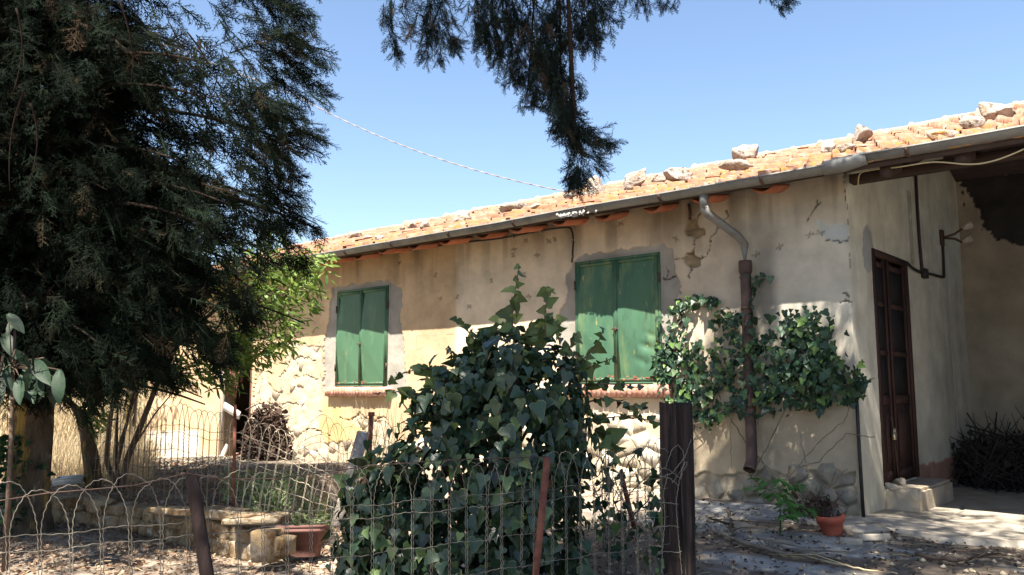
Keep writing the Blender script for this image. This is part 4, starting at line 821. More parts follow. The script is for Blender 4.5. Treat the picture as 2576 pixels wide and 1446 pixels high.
p1, d1, s1, lines = branchset(cb1, hs, ln, az, rs, 0.22, 0.32, 58, 0.17, 0.34, 0.2, 0.42, 1.1)
# protruding tips on the right, as in the silhouette against the sky
def camside(pos): return (pos - CP) @ RV, (pos - CP) @ HV
tipp = [((560, -60), (730, 30)), ((540, 20), (740, 100)), ((600, 100), (760, 190)), ((560, 200), (720, 290)), ((520, -90), (690, -20)), ((580, 300), (720, 400)), ((640, 60), (815, 150)), ((650, 170), (820, 245)), ((640, 270), (795, 345)), ((640, 360), (745, 445)), ((640, 500), (775, 565)), ((610, 600), (752, 655)), ((560, 690), (620, 800)), ((690, -40), (760, 60)), ((620, 420), (735, 500)), ((480, 800), (560, 900)), ((330, 860), (420, 960)), ((180, 900), (220, 1020)), ((60, 900), (100, 1000))]
pt, dt, st = [], [], []
for (a_, b_) in tipp:
    D = rs.uniform(5.2, 6.0); A = atd(*a_, D); B = atd(*b_, D + rs.uniform(-0.3, 0.3)); n = 84; t = rs.rand(n); q = A * (1 - t)[:, None] + B * t[:, None]
    pt.append(q + rs.normal(0, 0.10, (n, 3)) * (1.2 - t)[:, None]); dt.append(unit(B - A) + rs.normal(0, 0.38, (n, 3)) + [0, 0, -0.25]); st.append(rs.uniform(0.12, 0.24, n) * (1.15 - 0.4 * t))
pt, dt, st = np.vstack(pt), np.vstack(dt), np.concatenate(st)
P = np.vstack([p1, pt]); Dd = np.vstack([d1, dt]); Sz = np.concatenate([s1, st])
# trim: keep the outline the photograph shows on the right and below
lat, fwd = camside(P); z = P[:, 2]; pxx = 1287.5 + F * lat / (fwd * math.cos(PITCH) + (z - CP[2]) * math.sin(PITCH)); pyy = 723 - F * ((z - CP[2]) * math.cos(PITCH) - fwd * math.sin(PITCH)) / (fwd * math.cos(PITCH) + (z - CP[2]) * math.sin(PITCH))
LIMF = lambda yy: np.interp(yy, [0, 130, 200, 250, 330, 440, 560, 610, 650, 690, 720, 780, 850, 900, 960, 1000], [690, 740, 740, 745, 720, 680, 690, 670, 610, 560, 520, 470, 400, 340, 260, 160])
lim = LIMF(pyy); keep = (pxx < lim) & (pyy < 985) | (pyy < -40)
keep[len(p1):] = True
P, Dd, Sz = P[keep], Dd[keep], Sz[keep]
hs2 = rs.uniform(4.6, 6.6, 40); ln2 = np.interp(hs2, [4.6, 6.6], [0.6, 0.12]) * rs.uniform(0.8, 1.1, 40)
pi_, di_, si_, _l = branchset(cb1, rs.uniform(1.3, 4.0, 110), rs.uniform(0.7, 1.7, 110), rs.uniform(-0.3, 3.0, 110), rs, 0.2, 0.3, 44, 0.20, 0.36, 0.1, 0.45, 1.2)
la_, fa_ = camside(pi_); za_ = pi_[:, 2]; de_ = fa_ * math.cos(PITCH) + (za_ - CP[2]) * math.sin(PITCH); kx_ = 1287.5 + F * la_ / de_; ky_ = 723 - F * ((za_ - CP[2]) * math.cos(PITCH) - fa_ * math.sin(PITCH)) / de_; kk_ = (kx_ < LIMF(ky_) - 90) & (ky_ < 900); pi_, di_, si_ = pi_[kk_], di_[kk_], si_[kk_]
p2, d2, s2, l2 = branchset(cb1, hs2, ln2, rs.uniform(0, 6.28, 40), rs, 0.5, 0.3, 20, 0.35, 0.6)
def gaps(p):
    fx, fy = p[:, 0] - 0.174 * (p[:, 2] - 2.0), p[:, 1] + 0.526 * (p[:, 2] - 2.0); gx_, gy_ = p[:, 0] - 0.174 * p[:, 2], p[:, 1] + 0.526 * p[:, 2]; u = rs.rand(len(p))
    return ~(((fx > -5.7) & (fx < -4.1) & (fy > -3.4) & (fy < -2.2) & (p[:, 2] > 2.3) & (u < 0.85)) | ((gx_ > -4.6) & (gx_ < -2.9) & (gy_ > -3.4) & (gy_ < -1.8) & (u < 0.40)) | ((gx_ > -4.6) & (gx_ < -2.5) & (gy_ > -5.5) & (gy_ < -4.1) & (u < 0.45)))
k_ = gaps(P); P, Dd, Sz = P[k_], Dd[k_], Sz[k_]; k_ = gaps(pi_); pi_, di_, si_ = pi_[k_], di_[k_], si_[k_]; k_ = gaps(p2); p2, d2, s2 = p2[k_], d2[k_], s2[k_]
crown('crown', MT['cypress'], cyp, [scatter(DENSE, P, Dd, Sz, rs), scatter(COARSE, p2, d2, s2, rs), scatter(DENSE, pi_, di_, si_, rs)])
m = MB()
for l in lines[::2] + l2[::2]: m.tube(l, np.linspace(0.028, 0.006, len(l)), 5)
m.build_each('limb', MT['darktwig'], cyp)
m = MB()
for (a_, b_, c_, D) in (((40, 20), (75, 120), (30, 240), 4.3), ((75, 260), (115, 340), (70, 470), 4.2), ((300, 0), (345, 120), (330, 200), 4.4), ((180, 10), (240, 40), (215, 105), 4.5), ((470, 80), (520, 140), (550, 215), 4.6), ((60, 230), (15, 330), (25, 480), 4.3)):
    A, B, C_ = atd(*a_, D), atd(*b_, D + 0.1), atd(*c_, D + 0.15); t = np.linspace(0, 1, 12)[:, None]; m.tube((1 - t) ** 2 * A + 2 * t * (1 - t) * B + t ** 2 * C_, np.linspace(0.006, 0.0025, 12), 5); m.build('bare_twig', MT['darktwig'], cyp); m = MB()
# young ivy shoots on the trunk
def leaf_geo(kind, seed=0):
    rs = np.random.RandomState(seed)
    if kind == 'ivy':       # five-lobed to heart shaped
        o = np.array([[0.0, 0.0], [-0.20, -0.14], [-0.46, -0.02], [-0.50, 0.22], [-0.34, 0.42], [-0.24, 0.66], [0.0, 1.0], [0.24, 0.66], [0.34, 0.42], [0.50, 0.22], [0.46, -0.02], [0.20, -0.14]])
        o = o * (1 + rs.uniform(-0.10, 0.10, o.shape)); o[0] = 0; mid_ = np.array([[0, 0.34], [0, 0.66]])
        V = np.vstack([np.column_stack([o, 0.10 * np.abs(o[:, 0]) - 0.28 * np.clip(o[:, 1] - 0.3, 0, 1) ** 2 + rs.uniform(-0.05, 0.05, len(o))]), [[0, 0.34, -0.05], [0, 0.66, -0.09]]])
        Fc = []
        n = len(o)
        for k in range(n):
            c = 12 if k in (0, 1, 2, 3, 8, 9, 10, 11) else 13; Fc.append([k, (k + 1) % n, c])
        Fc += [[4, 13, 12], [8, 12, 13]]
        return V[:, [1, 0, 2]], np.array(Fc)            # tip along +x
    if kind == 'lance':
        o = [(0, 0), (0.25, 0.10), (0.55, 0.13), (0.8, 0.08), (1, 0)]
        V = np.array([[x, w_, 0.05 * w_ * 3] for x, w_ in o] + [[x, -w_, 0.05 * w_ * 3] for x, w_ in o[1:-1]]); V[:, 2] -= 0.22 * V[:, 0] ** 2
        return V, np.array([[0, 1, 5], [1, 2, 6], [1, 6, 5], [2, 3, 7], [2, 7, 6], [3, 4, 7]])
    if kind == 'round':
        an = np.linspace(0, 2 * math.pi, 9)[:-1]; V = np.column_stack([0.5 + 0.5 * np.cos(an), 0.36 * np.sin(an), rs.uniform(-0.08, 0.08, 8)]); return V, np.array([[0, k, k + 1] for k in range(1, 7)])
    if kind == 'blade':
        return np.array([[0, -0.012, 0], [0, 0.012, 0], [0.5, 0.008, 0.02], [0.5, -0.008, 0.02], [1, 0, -0.06]]), np.array([[0, 3, 2], [0, 2, 1], [3, 4, 2]])
IVY = [leaf_geo('ivy', k) for k in range(5)]; LANCE = [leaf_geo('lance')]; ROUND = [leaf_geo('round', k) for k in range(3)]; BLADE = [leaf_geo('blade')]
def leafmass(name, tmpl, pos, dr, sz, matl, parent, rs, up=None, kind=None):
    V, Fc, A = scatter(tmpl, pos, dr, sz, rs, up); o = link(name, mkmesh(name, V, Fc, matl, True, {'rnd': A}), parent)
    if kind: o['kind'] = kind
    return o
n = 170; h = rs.uniform(-0.05, 0.75, n); a = rs.normal(-0.35, 0.6, n) - math.radians(48); r_ = np.interp(h, [0, 0.3, 1], [0.25, 0.20, 0.18])
pos = np.column_stack([cb0[0] + np.cos(a) * r_, cb0[1] + np.sin(a) * r_, h]); dr = np.column_stack([np.cos(a), np.sin(a), -0.6 + 0 * a]) + rs.normal(0, 0.5, (n, 3))
tiv = thing('trunk_ivy', (cb0[0], cb0[1], 0), 'young ivy shoots climbing the base of the big cypress trunk', 'ivy'); leafmass('foliage', IVY, pos, dr, rs.uniform(0.03, 0.07, n), MT['wallivy'], tiv, rs)

# ---- overhanging cypress whose trunk stands beside the camera
tb = (3.4, -8.9)
ov = thing('cypress_tree', (tb[0], tb[1], 0), 'cypress whose dark drooping branch hangs from the top edge across the sky', 'tree', 'cypress trees around the yard')
trunk('trunk', [[tb[0], tb[1], -0.2], [tb[0], tb[1], 0.4], [tb[0] - 0.2, tb[1] + 0.2, 3.0], [tb[0] - 0.9, tb[1] + 0.9, 6.0], [tb[0] - 1.6, tb[1] + 1.6, 9.5]], [0.36, 0.27, 0.22, 0.15, 0.04], MT['bark'], ov, 14, 0.2, 5)
rs = np.random.RandomState(41)
strands = [  # (polyline in picture px, distance, sprays, spread, size)
    ([(1235, -60), (1240, 60), (1248, 140)], 4.7, 80, 0.08, 0.17), ([(1260, -60), (1280, 60), (1300, 130), (1305, 190)], 4.6, 110, 0.10, 0.17), ([(1330, -80), (1345, 60), (1355, 150), (1350, 235)], 4.5, 130, 0.09, 0.17),
    ([(1400, -80), (1400, 80), (1395, 190), (1415, 280), (1440, 340), (1455, 420), (1448, 462)], 4.5, 250, 0.055, 0.15), ([(1400, 60), (1385, 150), (1400, 250), (1435, 330)], 4.6, 120, 0.06, 0.15),
    ([(1455, -80), (1470, 40), (1480, 80), (1488, 110)], 4.6, 110, 0.09, 0.15), ([(1490, -60), (1505, 20), (1525, 50)], 4.7, 45, 0.08, 0.15), ([(1410, 180), (1440, 200), (1462, 225)], 4.5, 26, 0.04, 0.12),
    ([(1440, 330), (1490, 345), (1540, 362)], 4.5, 60, 0.04, 0.13), ([(1445, 345), (1415, 335), (1398, 330)], 4.5, 22, 0.03, 0.11), ([(1450, 380), (1490, 400), (1520, 425)], 4.5, 34, 0.04, 0.11), ([(1330, 190), (1325, 240), (1312, 270), (1360, 262)], 4.55, 34, 0.03, 0.11),
    ([(1200, -80), (1200, 20), (1212, 90)], 4.8, 50, 0.08, 0.15), ([(990, -60), (982, 40), (988, 90), (1000, 135)], 4.6, 46, 0.035, 0.13), ([(1020, -50), (1010, 30), (1035, 70), (1022, 100)], 4.6, 30, 0.04, 0.12), ([(1070, -70), (1082, 30), (1085, 80), (1066, 140)], 4.7, 70, 0.05, 0.14), ([(1095, -60), (1110, 40), (1130, 90), (1150, 110)], 4.7, 60, 0.05, 0.14), ([(1090, 60), (1105, 110), (1110, 150)], 4.7, 30, 0.03, 0.12),
    ([(1600, -60), (1620, -10), (1625, 15)], 4.8, 26, 0.05, 0.12), ([(1670, -60), (1680, 0), (1678, 12)], 4.8, 20, 0.05, 0.12), ([(1940, -50), (1970, -8), (1985, 8)], 4.9, 26, 0.05, 0.13), ([(1560, -60), (1572, -15), (1578, 8)], 4.8, 16, 0.05, 0.12), ([(1330, -150), (1420, -110), (1500, -130)], 4.8, 160, 0.14, 0.2)]
pp, dd, ss = [], [], []; tw = MB()
root = atd(1400, -420, 4.2)
for (pl_, D, nn, sp, sz) in strands:
    nn = int(nn * 1.5)
    pts = np.array([atd(x, y, D + rs.uniform(-0.05, 0.05)) for x, y in pl_]); t = rs.rand(nn) * (len(pts) - 1); i = np.clip(t.astype(int), 0, len(pts) - 2); f = (t - i)[:, None]; q = pts[i] * (1 - f) + pts[i + 1] * f; tg = unit(pts[i + 1] - pts[i]); tn = (t / (len(pts) - 1))
    pp.append(q + rs.normal(0, sp * 0.85, (nn, 3)) * (1.15 - 0.75 * tn)[:, None]); dd.append(tg + rs.normal(0, 0.55, (nn, 3)) + [0, 0, -0.3]); ss.append(rs.uniform(0.6, 1.2, nn) * sz * 0.80 * (1.15 - 0.35 * tn))
    tw.tube(pts, np.linspace(0.004, 0.0015, len(pts)), 5)
    A = pts[0]; t_ = np.linspace(0, 1, 8)[:, None]; tw.tube(root * (1 - t_) + A * t_ + np.array([0, 0, 0.25]) * (4 * t_ * (1 - t_)), np.linspace(0.010, 0.005, 8), 5)
st0 = np.array([tb[0] - 0.9, tb[1] + 0.9, 6.0]); t_ = np.linspace(0, 1, 12)[:, None]; tw.tube(st0 * (1 - t_) + root * t_ + np.array([0, 0, 0.6]) * (4 * t_ * (1 - t_)), np.linspace(0.09, 0.03, 12), 7)
# shading canopy above the camera (all of it over the top edge of the picture)
def cloud(c, rad, n, s0, s1):
    v = unit(rs.normal(size=(n, 3))) * (rs.rand(n, 1) ** 0.45); p = np.array(c) + v * np.array(rad); d = unit(v * np.array(rad)) + rs.normal(0, 0.5, (n, 3)) + [0, 0, -0.7]; return p, d, rs.uniform(s0, s1, n)
cl = [cloud((1.75, -7.0, 7.0), (2.3, 2.3, 2.3), 1500, 0.45, 0.75), cloud((0.4, -5.7, 6.0), (1.5, 1.2, 1.2), 420, 0.4, 0.65), cloud((0.5, -3.1, 6.6), (1.1, 0.7, 0.8), 480, 0.35, 0.6), cloud((0.75, -4.3, 6.5), (1.3, 0.9, 0.8), 560, 0.35, 0.6), cloud((-2.3, -8.3, 6.6), (2.2, 1.7, 1.3), 130, 0.45, 0.75), cloud((2.0, -3.6, 6.7), (1.3, 0.9, 0.9), 150, 0.35, 0.6)]
cp_, cd_, cs_ = (np.vstack([c[0] for c in cl]), np.vstack([c[1] for c in cl]), np.concatenate([c[2] for c in cl]))
lt, fd = camside(cp_); keep = (cp_[:, 2] - CP[2] - 0.5 > 0.56 * np.maximum(fd, 0)) | (fd < -0.3)
cp_, cd_, cs_ = cp_[keep], cd_[keep], cs_[keep]
for c in ((0.4, -5.7, 6.0), (0.5, -3.1, 6.6), (2.0, -3.6, 6.7), (0.75, -4.3, 6.5), (-1.4, -8.3, 6.6), (-3.2, -8.5, 6.8)):
    A = np.array([tb[0] - 1.2, tb[1] + 1.2, 7.4]); B = np.array(c); t_ = np.linspace(0, 1, 10)[:, None]; tw.tube(A * (1 - t_) + B * t_ + np.array([0, 0, 0.5]) * (4 * t_ * (1 - t_)), np.linspace(0.07, 0.015, 10), 6)
crown('crown', MT['cypress2'], ov, [scatter(DENSE, np.vstack(pp), np.vstack(dd), np.concatenate(ss), rs), scatter(COARSE, cp_, cd_, cs_, rs)])
tw.build_each('limb', MT['darktwig'], ov)

# ---- slender fruit tree in front of the left door
rs = np.random.RandomState(51)
ft = onZ(305, 1238, 0.15)
fruit = thing('fruit_tree', (ft[0], ft[1], 0.1), 'slender many-stemmed fruit tree with bright green leaves before the left doorway', 'tree')
def stem(name, pts, r0, r1, D, matl, parent, n=7):
    P = np.array([atd(x, y, d) for (x, y), d in zip(pts, D)]); t = np.linspace(0, len(P) - 1, 4 * len(P)); P2 = np.column_stack([np.interp(t, np.arange(len(P)), P[:, k]) for k in range(3)]); m = MB(); m.tube(P2, np.linspace(r0, r1, len(P2)), n); return m.build(name, matl, parent, True)
FD = float((ft - CP) @ HV)
for pts, r0 in (([(298, 1240), (268, 1160), (278, 1050), (300, 940), (318, 860)], 0.030), ([(303, 1242), (292, 1160), (296, 1010)], 0.026), ([(306, 1244), (318, 1160), (355, 1070), (398, 960), (450, 860), (540, 780), (620, 730), (700, 680)], 0.034), ([(296, 1165), (322, 1050), (345, 960), (380, 880)], 0.018), ([(320, 1150), (390, 1040), (432, 990), (438, 940)], 0.010), ([(450, 860), (560, 840), (640, 820), (700, 850)], 0.014), ([(540, 780), (600, 690), (690, 640), (770, 630)], 0.014), ([(298, 1120), (340, 1000), (410, 900)], 0.010)):
    stem('stem', pts, r0, r0 * 0.35, np.linspace(FD, FD + 0.5, len(pts)), MT['twig'], fruit)
cl_ = [((600, 900), 60, 40, 160), ((700, 860), 50, 30, 90), ((700, 660), 70, 40, 150), ((650, 720), 60, 50, 200), ((770, 690), 45, 30, 80), ((730, 790), 50, 40, 120), ((760, 650), 60, 26, 90), ((800, 655), 34, 18, 50), ((720, 690), 80, 30, 130), ((760, 730), 55, 26, 110), ((690, 745), 80, 34, 200), ((640, 790), 70, 40, 220), ((600, 850), 90, 45, 300), ((680, 880), 42, 24, 90), ((640, 905), 40, 25, 60), ((540, 900), 90, 45, 260), ((480, 940), 70, 30, 130), ((560, 960), 50, 28, 80), ((430, 950), 45, 30, 60), ((500, 830), 110, 60, 240), ((560, 720), 90, 60, 240), ((620, 640), 70, 45, 150), ((690, 600), 45, 40, 60), ((400, 900), 80, 50, 160), ((340, 930), 60, 50, 100), ((700, 555), 14, 14, 14), ((815, 640), 12, 14, 14), ((780, 770), 24, 18, 30), ((720, 820), 40, 26, 70), ((240, 1050), 40, 50, 120)]
pp, dd, ss = [], [], []
for (c, rx, ry, nn) in cl_:
    D = FD + 0.55 + rs.normal(0, 0.35, nn); ox, oy = rs.normal(0, 0.5, nn) * rx, rs.normal(0, 0.5, nn) * ry
    q = np.array([atd(c[0] + a_, c[1] + b_, d_) for a_, b_, d_ in zip(ox, oy, D)]); pp.append(q); dd.append(RV * 0.55 + rs.normal(0, 0.6, (nn, 3)) + [0, 0, -0.25]); ss.append(rs.uniform(0.07, 0.125, nn))
upv = unit(rs.normal(0, 0.5, (sum(len(x) for x in pp), 3)) + [0, -0.3, 1.0])
leafmass('crown', LANCE, np.vstack(pp), np.vstack(dd), np.concatenate(ss), MT['fruitleaf'], fruit, rs, upv)
# fine twigs carrying those leaves
m = MB()
for (c, rx, ry, nn) in cl_[:20]:
    for _ in range(3):
        A = atd(c[0] - rx * 0.9, c[1] + ry * rs.uniform(-0.3, 1.0), FD + 0.5); B = atd(c[0] + rx * rs.uniform(0.2, 0.9), c[1] + ry * rs.uniform(-0.8, 0.6), FD + 0.5 + rs.normal(0, 0.2)); m.tube([A, (A + B) / 2 + [0, 0, 0.04], B], [0.006, 0.005, 0.003], 4)
m.build_each('twig', MT['twig'], fruit)

# ---- leafy trees further back on the left, showing through the cypress
def leafy(px_, D, top, rad, n, label, seed, trunkpts=None, tr=0.12, zc=None, name='leafy_tree', cof=(0, 0)):
    rs = np.random.RandomState(seed); b = atd(px_, 973, D); b[2] = float(gz(b[0], b[1])); t = thing(name, tuple(b), label, 'tree', 'leafy trees behind the cypress')
    trunk('trunk', trunkpts if trunkpts is not None else [b - [0, 0, 0.2], b + [0.05, 0, 0.6], b + [0.1, 0.1, top * 0.45], b + [0, 0, top * 0.75]], [tr * 1.2, tr, tr * 0.7, tr * 0.3], MT['bark'], t, 10, 0.2, seed)
    c = np.array([b[0] + cof[0], b[1] + cof[1], zc if zc else top * 0.62]); L = 26; lc = c + unit(rs.normal(size=(L, 3))) * rad * rs.uniform(0.3, 1.0, (L, 1)) * np.array([1, 1, 0.8]); k = rs.randint(L, size=n); p = lc[k] + rs.normal(0, rad * 0.20, (n, 3)); d = unit(p - c) + rs.normal(0, 0.6, (n, 3)) + [0, 0, -0.3]
    leafmass('crown', LANCE, p, d, rs.uniform(0.10, 0.17, n), MT['shadeleaf'], t, rs, unit(rs.normal(0, 0.5, (n, 3)) + [0, -0.4, 1.0])); 
    m = MB()
    for q in lc[:14]: m.tube([b + [0.08, 0.1, top * 0.4], (c + q) / 2 - [0, 0, 0.2], q], [tr * 0.4, tr * 0.25, 0.01], 5)
    m.build_each('limb', MT['twig'], t)
gb = onZ(232, 1238, 0.1); gd = float((gb - CP) @ HV)
leafy(232, gd, 3.6, 1.0, 1700, 'leafy tree with a thick dark leaning trunk left of the fruit tree stems', 61, [gb - [0, 0, 0.2], gb + [0.02, 0, 0.1], atd(214, 1060, gd), atd(180, 1015, gd), atd(110, 960, gd + 0.2), atd(80, 860, gd + 0.3)], 0.085, 2.4, 'leafy_tree', (-0.9, 0.4))
leafy(325, 17.5, 5.2, 1.9, 3200, 'broad light green tree standing behind the cypress and left of the house end', 62, None, 0.13, 3.3)
leafy(60, 15.0, 5.6, 2.4, 3600, 'light green tree at the far left edge beyond the dry grass', 63, None, 0.15, 3.6)
leafy(230, 22.0, 6.0, 2.8, 2600, 'hazy green tree furthest back beyond the straw-coloured field', 64, None, 0.2, 3.6)
# ---- loquat sapling at the left edge
lq = atd(25, 1250, 5.2); lq[2] = 0.0
loq = thing('loquat_sapling', tuple(lq), 'loquat sapling with big ribbed leaves at the left edge before the trunk', 'plant')
def loquat_leaf(rs):
    n = 9; V = []
    for i in range(n + 1):
        t = i / n; w_ = 0.19 * math.sin(math.pi * min(1, t * 0.92 + 0.06)) ** 0.8; z = 0.05 * math.sin(t * 8) * 0.0 - 0.3 * t * t
        V += [[t, -w_, z + 0.03 + 0.012 * (-1) ** i], [t, -w_ * 0.5, z + 0.012 + 0.008 * (-1) ** i], [t, 0, z], [t, w_ * 0.5, z + 0.012 + 0.008 * (-1) ** i], [t, w_, z + 0.03 + 0.012 * (-1) ** i]]
    q = [[i * 5 + k, (i + 1) * 5 + k, (i + 1) * 5 + k + 1, i * 5 + k + 1] for i in range(n) for k in range(4)]; return np.array(V), np.array(q)
rs = np.random.RandomState(71); LV, LF = loquat_leaf(rs); lme = mkmesh('leaf', LV, LF, MT['loquat'], False)
stm = atd(30, 925, 5.2); m = MB(); m.tube([lq, (lq + stm) / 2 + [0.03, 0, 0], stm + [0, 0, 0.25]], [0.02, 0.015, 0.008], 6); m.build('stem', MT['twig'], loq)
for (x, y), (x2, y2), s in (((10, 930), (35, 1000), 1), ((75, 925), (50, 1010), 1), ((60, 890), (20, 930), 1), ((100, 940), (85, 1005), 1), ((130, 945), (125, 1050), 1), ((150, 930), (135, 1040), 1), ((40, 800), (0, 850), 1), ((20, 790), (70, 840), 1), ((0, 950), (-10, 1040), 1), ((110, 900), (150, 960), 1), ((50, 950), (35, 1030), 1), ((25, 900), (-5, 960), 1), ((85, 905), (125, 975), 1), ((65, 930), (75, 1020), 1), ((40, 880), (90, 940), 1), ((10, 840), (45, 905), 1)):
    A = atd(x, y, 5.15 + rs.uniform(-0.15, 0.15)); B = atd(x2, y2, 5.05 + rs.uniform(-0.2, 0.1)); d = B - A; L = np.linalg.norm(d) * 0.68; xax = Vector(d / np.linalg.norm(d)); zt = Vector(-HV * 0.8 + np.array([0, 0, 0.4]) + rs.normal(0, 0.3, 3)); yax = zt.cross(xax).normalized(); zax = xax.cross(yax)
    o = link('leaf', lme, loq); mw = Matrix((xax, yax, zax)).transposed().to_4x4() @ Matrix.Scale(L, 4); mw.translation = Vector(A); o.matrix_parent_inverse = Matrix.Identity(4); o.matrix_basis = WM[loq.name].inverted() @ mw
    m = MB(); m.tube([A, (A + stm) / 2 + [0, 0, 0.02], stm], 0.004, 4); m.build('leaf_stalk', MT['twig'], loq)

# ================================================================== IVY
def place_leaf(me, parent, p, d, up, s):
    x = Vector(d).normalized(); y = Vector(up).cross(x)
    if y.length < 1e-4: y = Vector((1, 0, 0))
    y.normalize(); z = x.cross(y); mw = Matrix((x, y, z)).transposed().to_4x4() @ Matrix.Scale(s, 4); mw.translation = Vector(p)
    o = bpy.data.objects.new('leaf', me); COL.objects.link(o); o.parent = parent; o.matrix_basis = WM[parent.name].inverted() @ mw; return o
def ivy_rim(tm):   # add a thin pale margin as a second material
    V, Fc = tm; n = 12; c = V[:n].mean(0); inner = V[:n] + (np.array([V[12], V[12], V[12], V[12], V[13], V[13], V[13], V[13], V[13], V[12], V[12], V[12]]) - V[:n]) * 0.10
    W = np.vstack([V[:n], inner, V[12:]]); k = np.arange(n); k1 = (k + 1) % n
    q = np.stack([k, k1, n + k1, n + k], -1); f2 = Fc.copy(); f2 = np.where(f2 < n, f2 + n, f2 + n); return W, q, f2
def ivy_mesh(tm, mat1, rim):
    if not rim: return mkmesh('leaf', tm[0], tm[1], mat1, True)
    W, q, f2 = ivy_rim(tm); me = mkmesh('leaf', W, [q, f2], mat1, True); me.materials.append(MT['ivyrim']); mi = np.zeros(len(q) + len(f2), np.int32); mi[:len(q)] = 1; me.polygons.foreach_set('material_index', mi); return me
rs = np.random.RandomState(81)
BD = 4.95
def E(cx, cy, rx, rz, ry, dD=0.0):
    c = atd(cx, cy, BD + dD); k = (BD + dD) / F; return c, rx * k, ry, rz * k
ELL = [E(1285, 1140, 195, 310, 0.50), E(1130, 1240, 190, 230, 0.45, -0.1), E(1000, 1340, 150, 190, 0.36, -0.15), E(1345, 1330, 140, 250, 0.42, -0.05), E(1180, 1420, 250, 200, 0.45, -0.15), E(1180, 970, 105, 95, 0.28, 0.05), E(1385, 960, 95, 100, 0.28, 0.05), E(930, 1400, 90, 150, 0.25, -0.1), E(1270, 895, 95, 90, 0.25, 0.05), E(1100, 1010, 70, 60, 0.2, 0), E(1425, 1090, 65, 120, 0.25, 0)]
base = atd(1230, 1300, BD); base[2] = -0.05
ivy = thing('ivy_bush', tuple(base), 'big dark mound of ivy behind the front fence, shoots rising before the wall', 'ivy')
wts = np.array([e[1] * e[3] for e in ELL]); wts /= wts.sum(); N = 8600; k = rs.choice(len(ELL), N, p=wts); v = unit(rs.normal(size=(N, 3))); shell = np.where(rs.rand(N) < 0.62, rs.uniform(0.78, 1.06, N), rs.uniform(0.5, 0.8, N)) + (rs.rand(N) < 0.03) * rs.uniform(0.0, 0.18, N)
cen = np.array([ELL[i][0] for i in k]); rr = np.array([[ELL[i][1], ELL[i][2], ELL[i][3]] for i in k])
loc = v * rr * shell[:, None]; wpos = cen + loc[:, :1] * RV + loc[:, 1:2] * HV + loc[:, 2:] * np.array([0, 0, 1.0]); nrm = unit((v / rr)[:, :1] * RV + (v / rr)[:, 1:2] * HV + (v / rr)[:, 2:] * np.array([0, 0, 1.0]))
inside = np.zeros(N, bool)
for (c, ax, ay, az_) in ELL:
    r = wpos - c; q = ((r @ RV) / ax) ** 2 + ((r @ HV) / ay) ** 2 + (r[:, 2] / az_) ** 2; inside |= q < 0.22
hole = vnoise(wpos @ RV * 1.0 + 30, wpos[:, 2] + wpos @ HV * 0.6, 4.2, 88, 3); gm = (wpos[:, 2] > -0.06) & ((hole > 0.43) | (shell < 0.80)) & ~inside & ((nrm @ HV) < 0.75)
wpos, nrm = wpos[gm], nrm[gm]; N = len(wpos)
wpos = wpos + rs.normal(0, 0.018, wpos.shape)
dr = np.array([0, 0, -1.0]) + nrm * 0.35 + rs.normal(0, 0.42, (N, 3)); top_ = nrm[:, 2] > 0.75; dr[top_] += nrm[top_] * 0.9
up = nrm + rs.normal(0, 0.30, (N, 3)) + np.array([0, 0, 0.25]); sz = np.clip(rs.lognormal(math.log(0.068), 0.30, N), 0.03, 0.09) * 0.92 * np.where(rs.rand(N) < 0.15, 1.2, 1)
IVYD = [mkmesh('leaf', t_[0], t_[1], MT['deadleaf'], True) for t_ in IVY]
IVYM = [ivy_mesh(t, MT['ivy_one'], True) for t in IVY]
# shoots
shoots = [([(1290, 850), (1288, 790), (1296, 730), (1306, 668)], 0.05, [(1, 0.11), ]), ([(1372, 850), (1370, 790), (1378, 735), (1372, 725)], 0.045, []), ([(1195, 900), (1188, 850), (1165, 815), (1148, 802)], 0.035, []), ([(1225, 880), (1220, 850), (1218, 830)], 0.03, []), ([(1170, 930), (1140, 900), (1130, 880), (1126, 872)], 0.035, []), ([(1160, 945), (1100, 932), (1060, 925), (1010, 940), (970, 962)], 0.045, []), ([(1110, 1000), (1050, 990), (1000, 985), (940, 990)], 0.04, []), ([(1440, 930), (1480, 890), (1510, 850), (1517, 828)], 0.042, []), ([(1450, 940), (1490, 920), (1530, 905), (1548, 898)], 0.035, []), ([(1470, 970), (1510, 965), (1570, 968), (1605, 975)], 0.04, []), ([(1480, 1010), (1530, 1000), (1580, 1020), (1625, 1022)], 0.035, []), ([(1490, 1060), (1530, 1050), (1590, 1045), (1650, 1062)], 0.04, []), ([(1500, 1080), (1535, 1100), (1545, 1140), (1540, 1180)], 0.05, []), ([(1420, 900), (1440, 860), (1450, 838)], 0.035, []), ([(1250, 860), (1240, 820), (1268, 790)], 0.05, []), ([(1340, 860), (1345, 820), (1400, 800), (1410, 850)], 0.06, []), ([(900, 1180), (930, 1150), (960, 1130)], 0.05, []), ([(870, 1260), (860, 1220), (900, 1190)], 0.05, []), ([(1060, 1080), (1010, 1010), (1040, 990)], 0.06, [])]
shp, shd, shu, shs = [], [], [], []; sm = MB()
